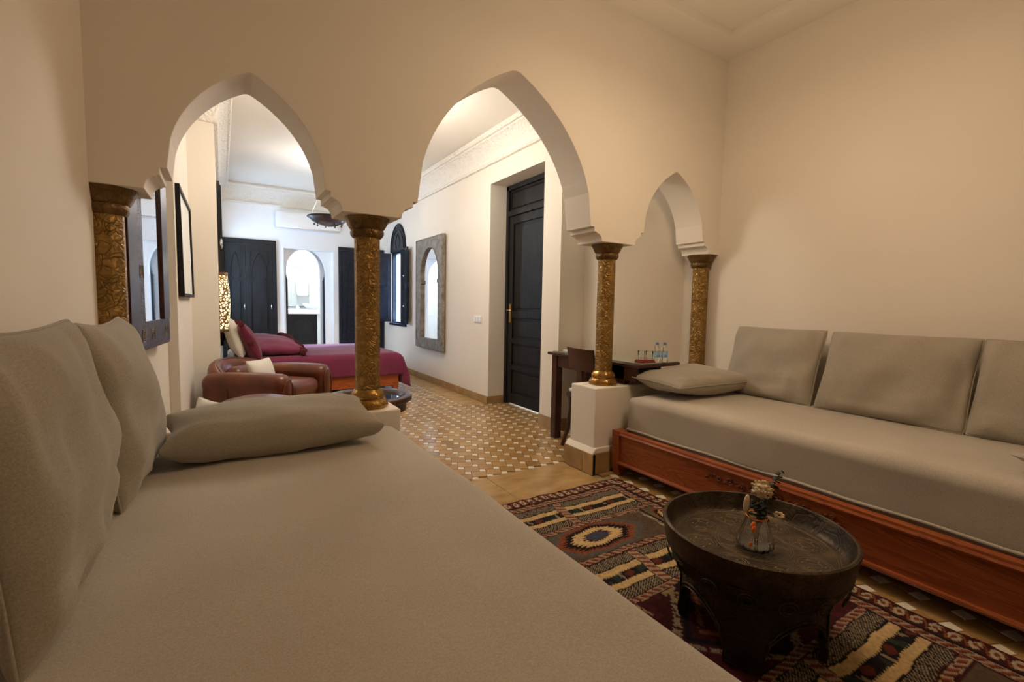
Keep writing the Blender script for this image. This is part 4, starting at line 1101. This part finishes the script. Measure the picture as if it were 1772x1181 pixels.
# ================================================================== LEATHER ARMCHAIRS
def armchair(loc, rz, label, scale=1):
    t = thing('armchair', loc, label, 'armchair', rz, group='brown leather club chairs')
    L = M['leather']
    rbox(.62, .52, .24, .05, 10, centre=(.02, 0, .20)).build('seat_base', L, t, smooth=True)
    rbox(.56, .46, .14, .055, 12, lambda c, n: c+n*.012*math.cos(c.x*3), centre=(.06, 0, .365)).build('seat_cushion', L, t, smooth=True)
    for s_ in (-1, 1):
        am = rbox(.70, .17, .42, .075, 14, lambda c, n: Vector((c.x, c.y*(1+.12*(c.z > .1)), c.z+(.03*math.cos((c.x-.05)*2.6) if c.z > 0 else 0))), centre=(.03, s_*.335, .31))
        arm = am.build('arm', L, t, smooth=True)
        MB().tube([(.372, s_*.335+.068*math.cos(a)*1.05, .38+.115*math.sin(a) if math.sin(a) > 0 else .38+.25*math.sin(a)) for a in [2*PI*k/24 for k in range(24)]], .006, 5, closed=True).build('piping', L, arm, smooth=True)
    # curved back: sweep of a rounded profile around an arc
    q = MB(); na, npf = 28, 18; vs = []
    for i in range(na+1):
        w = i/na; a = math.radians(98+(262-98)*w)
        k = math.sin(PI*w); top = .475+.145*k**.8; th = .10+.035*k
        for j in range(npf):
            b_ = 2*PI*j/npf
            rr = .33+th*.5*math.copysign(abs(math.cos(b_))**.7, math.cos(b_))
            zz = (.10+top)/2+(top-.10)/2*math.copysign(abs(math.sin(b_))**.55, math.sin(b_))
            tilt = (zz-.3)*.12
            vs.append(((rr+tilt)*math.cos(a)*1.02-.02, (rr+tilt*.5)*math.sin(a)*1.12, zz))
    q.v = vs; q.f = [(i*npf+j, i*npf+(j+1) % npf, (i+1)*npf+(j+1) % npf, (i+1)*npf+j) for i in range(na) for j in range(npf)]+[tuple(range(npf)), tuple(range(na*npf, (na+1)*npf))]
    bk = q.build('backrest', L, t, smooth=True)
    MB().tube([vs[i*npf+npf//4+1] for i in range(na+1)], .006, 5).build('piping', L, bk, smooth=True)
    rbox(.15, .42, .22, .07, 10, centre=(-.205, 0, .455)).build('back_cushion', L, t, smooth=True)
    for x_, y_ in ((.30, .30), (.30, -.30), (-.25, .26), (-.25, -.26)): MB().lathe([(.022, 0), (.028, .09)], 12, c=(x_, y_, 0)).build('leg', M['darkwood'], t)
    return t
armchair((.33, 4.55, 0), math.radians(-36), 'brown leather club armchair with a cream cushion, turned to the round table')
pf2 = thing('pouf', (.185, 3.38, 0), 'brown leather pouf with a small cushion, peeping over the long cushion of the left sofa', 'pouf')
MB().lathe([(.19, 0), (.225, .03), (.24, .20), (.232, .42), (.20, .485), (.12, .505), (0, .51)], 36, cap=False).build('body', M['leather'], pf2, smooth=True)
MB().tube([(.222*math.cos(a), .222*math.sin(a), .455) for a in [2*PI*k/36 for k in range(36)]], .006, 5, closed=True).build('piping', M['leather'], pf2, smooth=True)
cushion('cushion', .32, .25, .11, M['whitefab'], 'small cream cushion on the leather armchair', 'cushion', frame4((.28, 4.46, .515), (.59, .8, .0), (-.30, .22, 1)), 31, piping=False, ear=.10)
cushion('cushion', .34, .30, .12, M['whitefab'], 'small cream cushion leaning on the pouf, its corner peeping over the long cushion', 'cushion', frame4((-.075, 3.37, .365), (.5, -1, 0), (.10, 0, 1)), 32, piping=False, ear=.10)

# round coffee table
ct = thing('coffee_table', (.835, 3.17, 0), 'round dark wooden coffee table with inset glass, behind the middle column plinth', 'table')
MB().lathe([(.205, .478), (.212, .500), (.272, .502), (.284, .492), (.282, .470), (.262, .458), (.205, .46)], 48, cap=False).build('top_ring', M['darkwood'], ct, smooth=True)
MB().lathe([(0, .484), (.208, .484), (.208, .478), (0, .478)], 40, cap=False).build('glass', M['smokeglass'], ct)
for k in range(4):
    a = math.radians(-62+90*k); c_, s_ = math.cos(a), math.sin(a)
    MB().tube([(.235*c_, .235*s_, .465), (.222*c_, .222*s_, .34), (.215*c_, .215*s_, .12), (.235*c_, .235*s_, .0)], .014, 8).build('leg', M['darkwood'], ct, smooth=True)
MB().lathe([(.20, .40), (.245, .40), (.245, .46), (.20, .46)], 40, cap=False).build('apron', M['darkwood'], ct)

# ================================================================== DESK CORNER
dk = thing('desk', (0, 0, 0), 'dark wooden desk with a glass top behind the right column', 'desk')
DX0, DX1, DY0, DY1 = 2.362, 2.80, 2.215, 3.235
MB().box(DX0, DX1, DY0, DY1, .712, .734).build('desk_top', M['darkwood'], dk, bevel=.004)
MB().box(DX0+.045, DX1-.004, DY0+.01, DY1-.02, .7345, .742).build('glass_top', M['tableglass'], dk, bevel=.002)
MB().box(DX0+.03, DX0+.05, DY0+.03, DY1-.05, .615, .712).build('apron', M['darkwood'], dk, bevel=.002)
MB().box(DX0+.05, DX1-.03, DY1-.07, DY1-.05, .615, .712).build('apron', M['darkwood'], dk, bevel=.002)
MB().box(DX0+.02, DX0+.085, DY1-.105, DY1-.04, 0, .712).build('leg', M['darkwood'], dk, bevel=.003)
MB().box(DX1-.085, DX1-.02, DY1-.105, DY1-.04, 0, .712).build('leg', M['darkwood'], dk, bevel=.003)
MB().box(DX0+.03, DX0+.085, 2.36, 2.56, .582, .712).build('leg', M['darkwood'], dk, bevel=.003)
MB().box(DX1-.085, DX1-.03, 2.36, 2.56, .582, .712).build('leg', M['darkwood'], dk, bevel=.003)
cr = thing('chair', (2.555, 2.78, 0), 'dark wooden chair with a curved leg tucked at the desk, left of the right column', 'chair', math.radians(-4))
q = MB(); vs = []
for i in range(13):
    y_ = -.165+.33*i/12; x_ = -.185-.03*(1-(y_/.165)**2)
    for z_, dx in ((.63, .0), (.80, -.030)):
        vs += [(x_+dx, y_, z_+.0), (x_+dx+.018, y_, z_)]
q.v = vs
for i in range(12):
    o_ = i*4; p_ = o_+4
    q.f += [(o_, p_, p_+2, o_+2), (o_+1, o_+3, p_+3, p_+1), (o_+2, p_+2, p_+3, o_+3), (o_, o_+1, p_+1, p_)]
q.f += [(0, 2, 3, 1), (48, 49, 51, 50)]
q.build('backrest', M['darkwood'], cr, auto=40)
MB().box(-.21, -.185, -.035, .035, .43, .64).build('splat', M['darkwood'], cr, bevel=.003)
MB().box(-.21, .16, -.165, .165, .40, .435).build('seat_frame', M['darkwood'], cr, bevel=.004)
rbox(.35, .31, .04, .018, 6, centre=(-.02, 0, .452)).build('seat_pad', M['whitefab'], cr, smooth=True)
for s_ in (-1, 1):
    MB().tube([(-.185, s_*.145, .42), (-.175, s_*.145, .30), (-.195, s_*.145, .15), (-.25, s_*.145, .0)], lambda t_: .020-.004*t_, 8).build('leg', M['darkwood'], cr, smooth=True)
    MB().tube([(.135, s_*.145, .42), (.145, s_*.145, .0)], .017, 8).build('leg', M['darkwood'], cr, smooth=True)
zt = .7425
def bottle(x, y, label):
    t = thing('water_bottle', (x, y, zt), label, 'bottle', group='small water bottles on the desk')
    MB().lathe([(.019, 0), (.0225, .004), (.0225, .075), (.020, .085), (.022, .092), (.018, .108), (.0105, .122), (.0105, .128)], 20).build('body', M['glass'], t, smooth=True)
    MB().lathe([(.0232, .036), (.0232, .074)], 20, cap=False).build('bottle_label', M['label'], t)
    MB().lathe([(.0118, .124), (.0118, .139)], 14).build('cap', M['cap'], t)
bottle(2.585, 2.245, 'left small water bottle with a blue label on the glass desk')
bottle(2.640, 2.225, 'right small water bottle with a blue label on the glass desk')
t = thing('napkin', (2.53, 2.29, zt), 'folded dark red napkin under the glasses on the desk', 'napkin')
MB().box(-.07, .05, -.045, .045, 0, .010).box(-.065, .045, -.04, .04, .010, .018).build('cloth', M['redcloth'], t, bevel=.004)
for x_, y_, lb in ((2.495, 2.302, 'left drinking glass on the red napkin'), (2.548, 2.278, 'right drinking glass on the red napkin, beside the bottles')):
    t = thing('drinking_glass', (x_, y_, zt+.019), lb, 'glass')
    MB().lathe([(.020, 0), (.024, .003), (.026, .06), (.0245, .06), (.0225, .006), (.0, .006)], 20, cap=False).build('cup', M['thinglass'], t, smooth=True)
t = thing('paper_sheets', (2.60, 3.13, zt), 'pale papers lying on the far end of the desk', 'papers')
MB().box(-.10, .12, -.07, .07, 0, .006).build('stack', M['paper'], t)
t = thing('card_holder', (2.775, 3.02, zt), 'small wire card holder on the desk against the wall', 'holder')
MB().tube([(0, -.03, 0), (0, -.03, .10), (0, .0, .14), (0, .03, .10), (0, .03, 0)], .003, 4).build('wire', M['chrome'], t)
MB().box(-.004, -.001, -.03, .03, .06, .11).build('card', M['silver'], t)
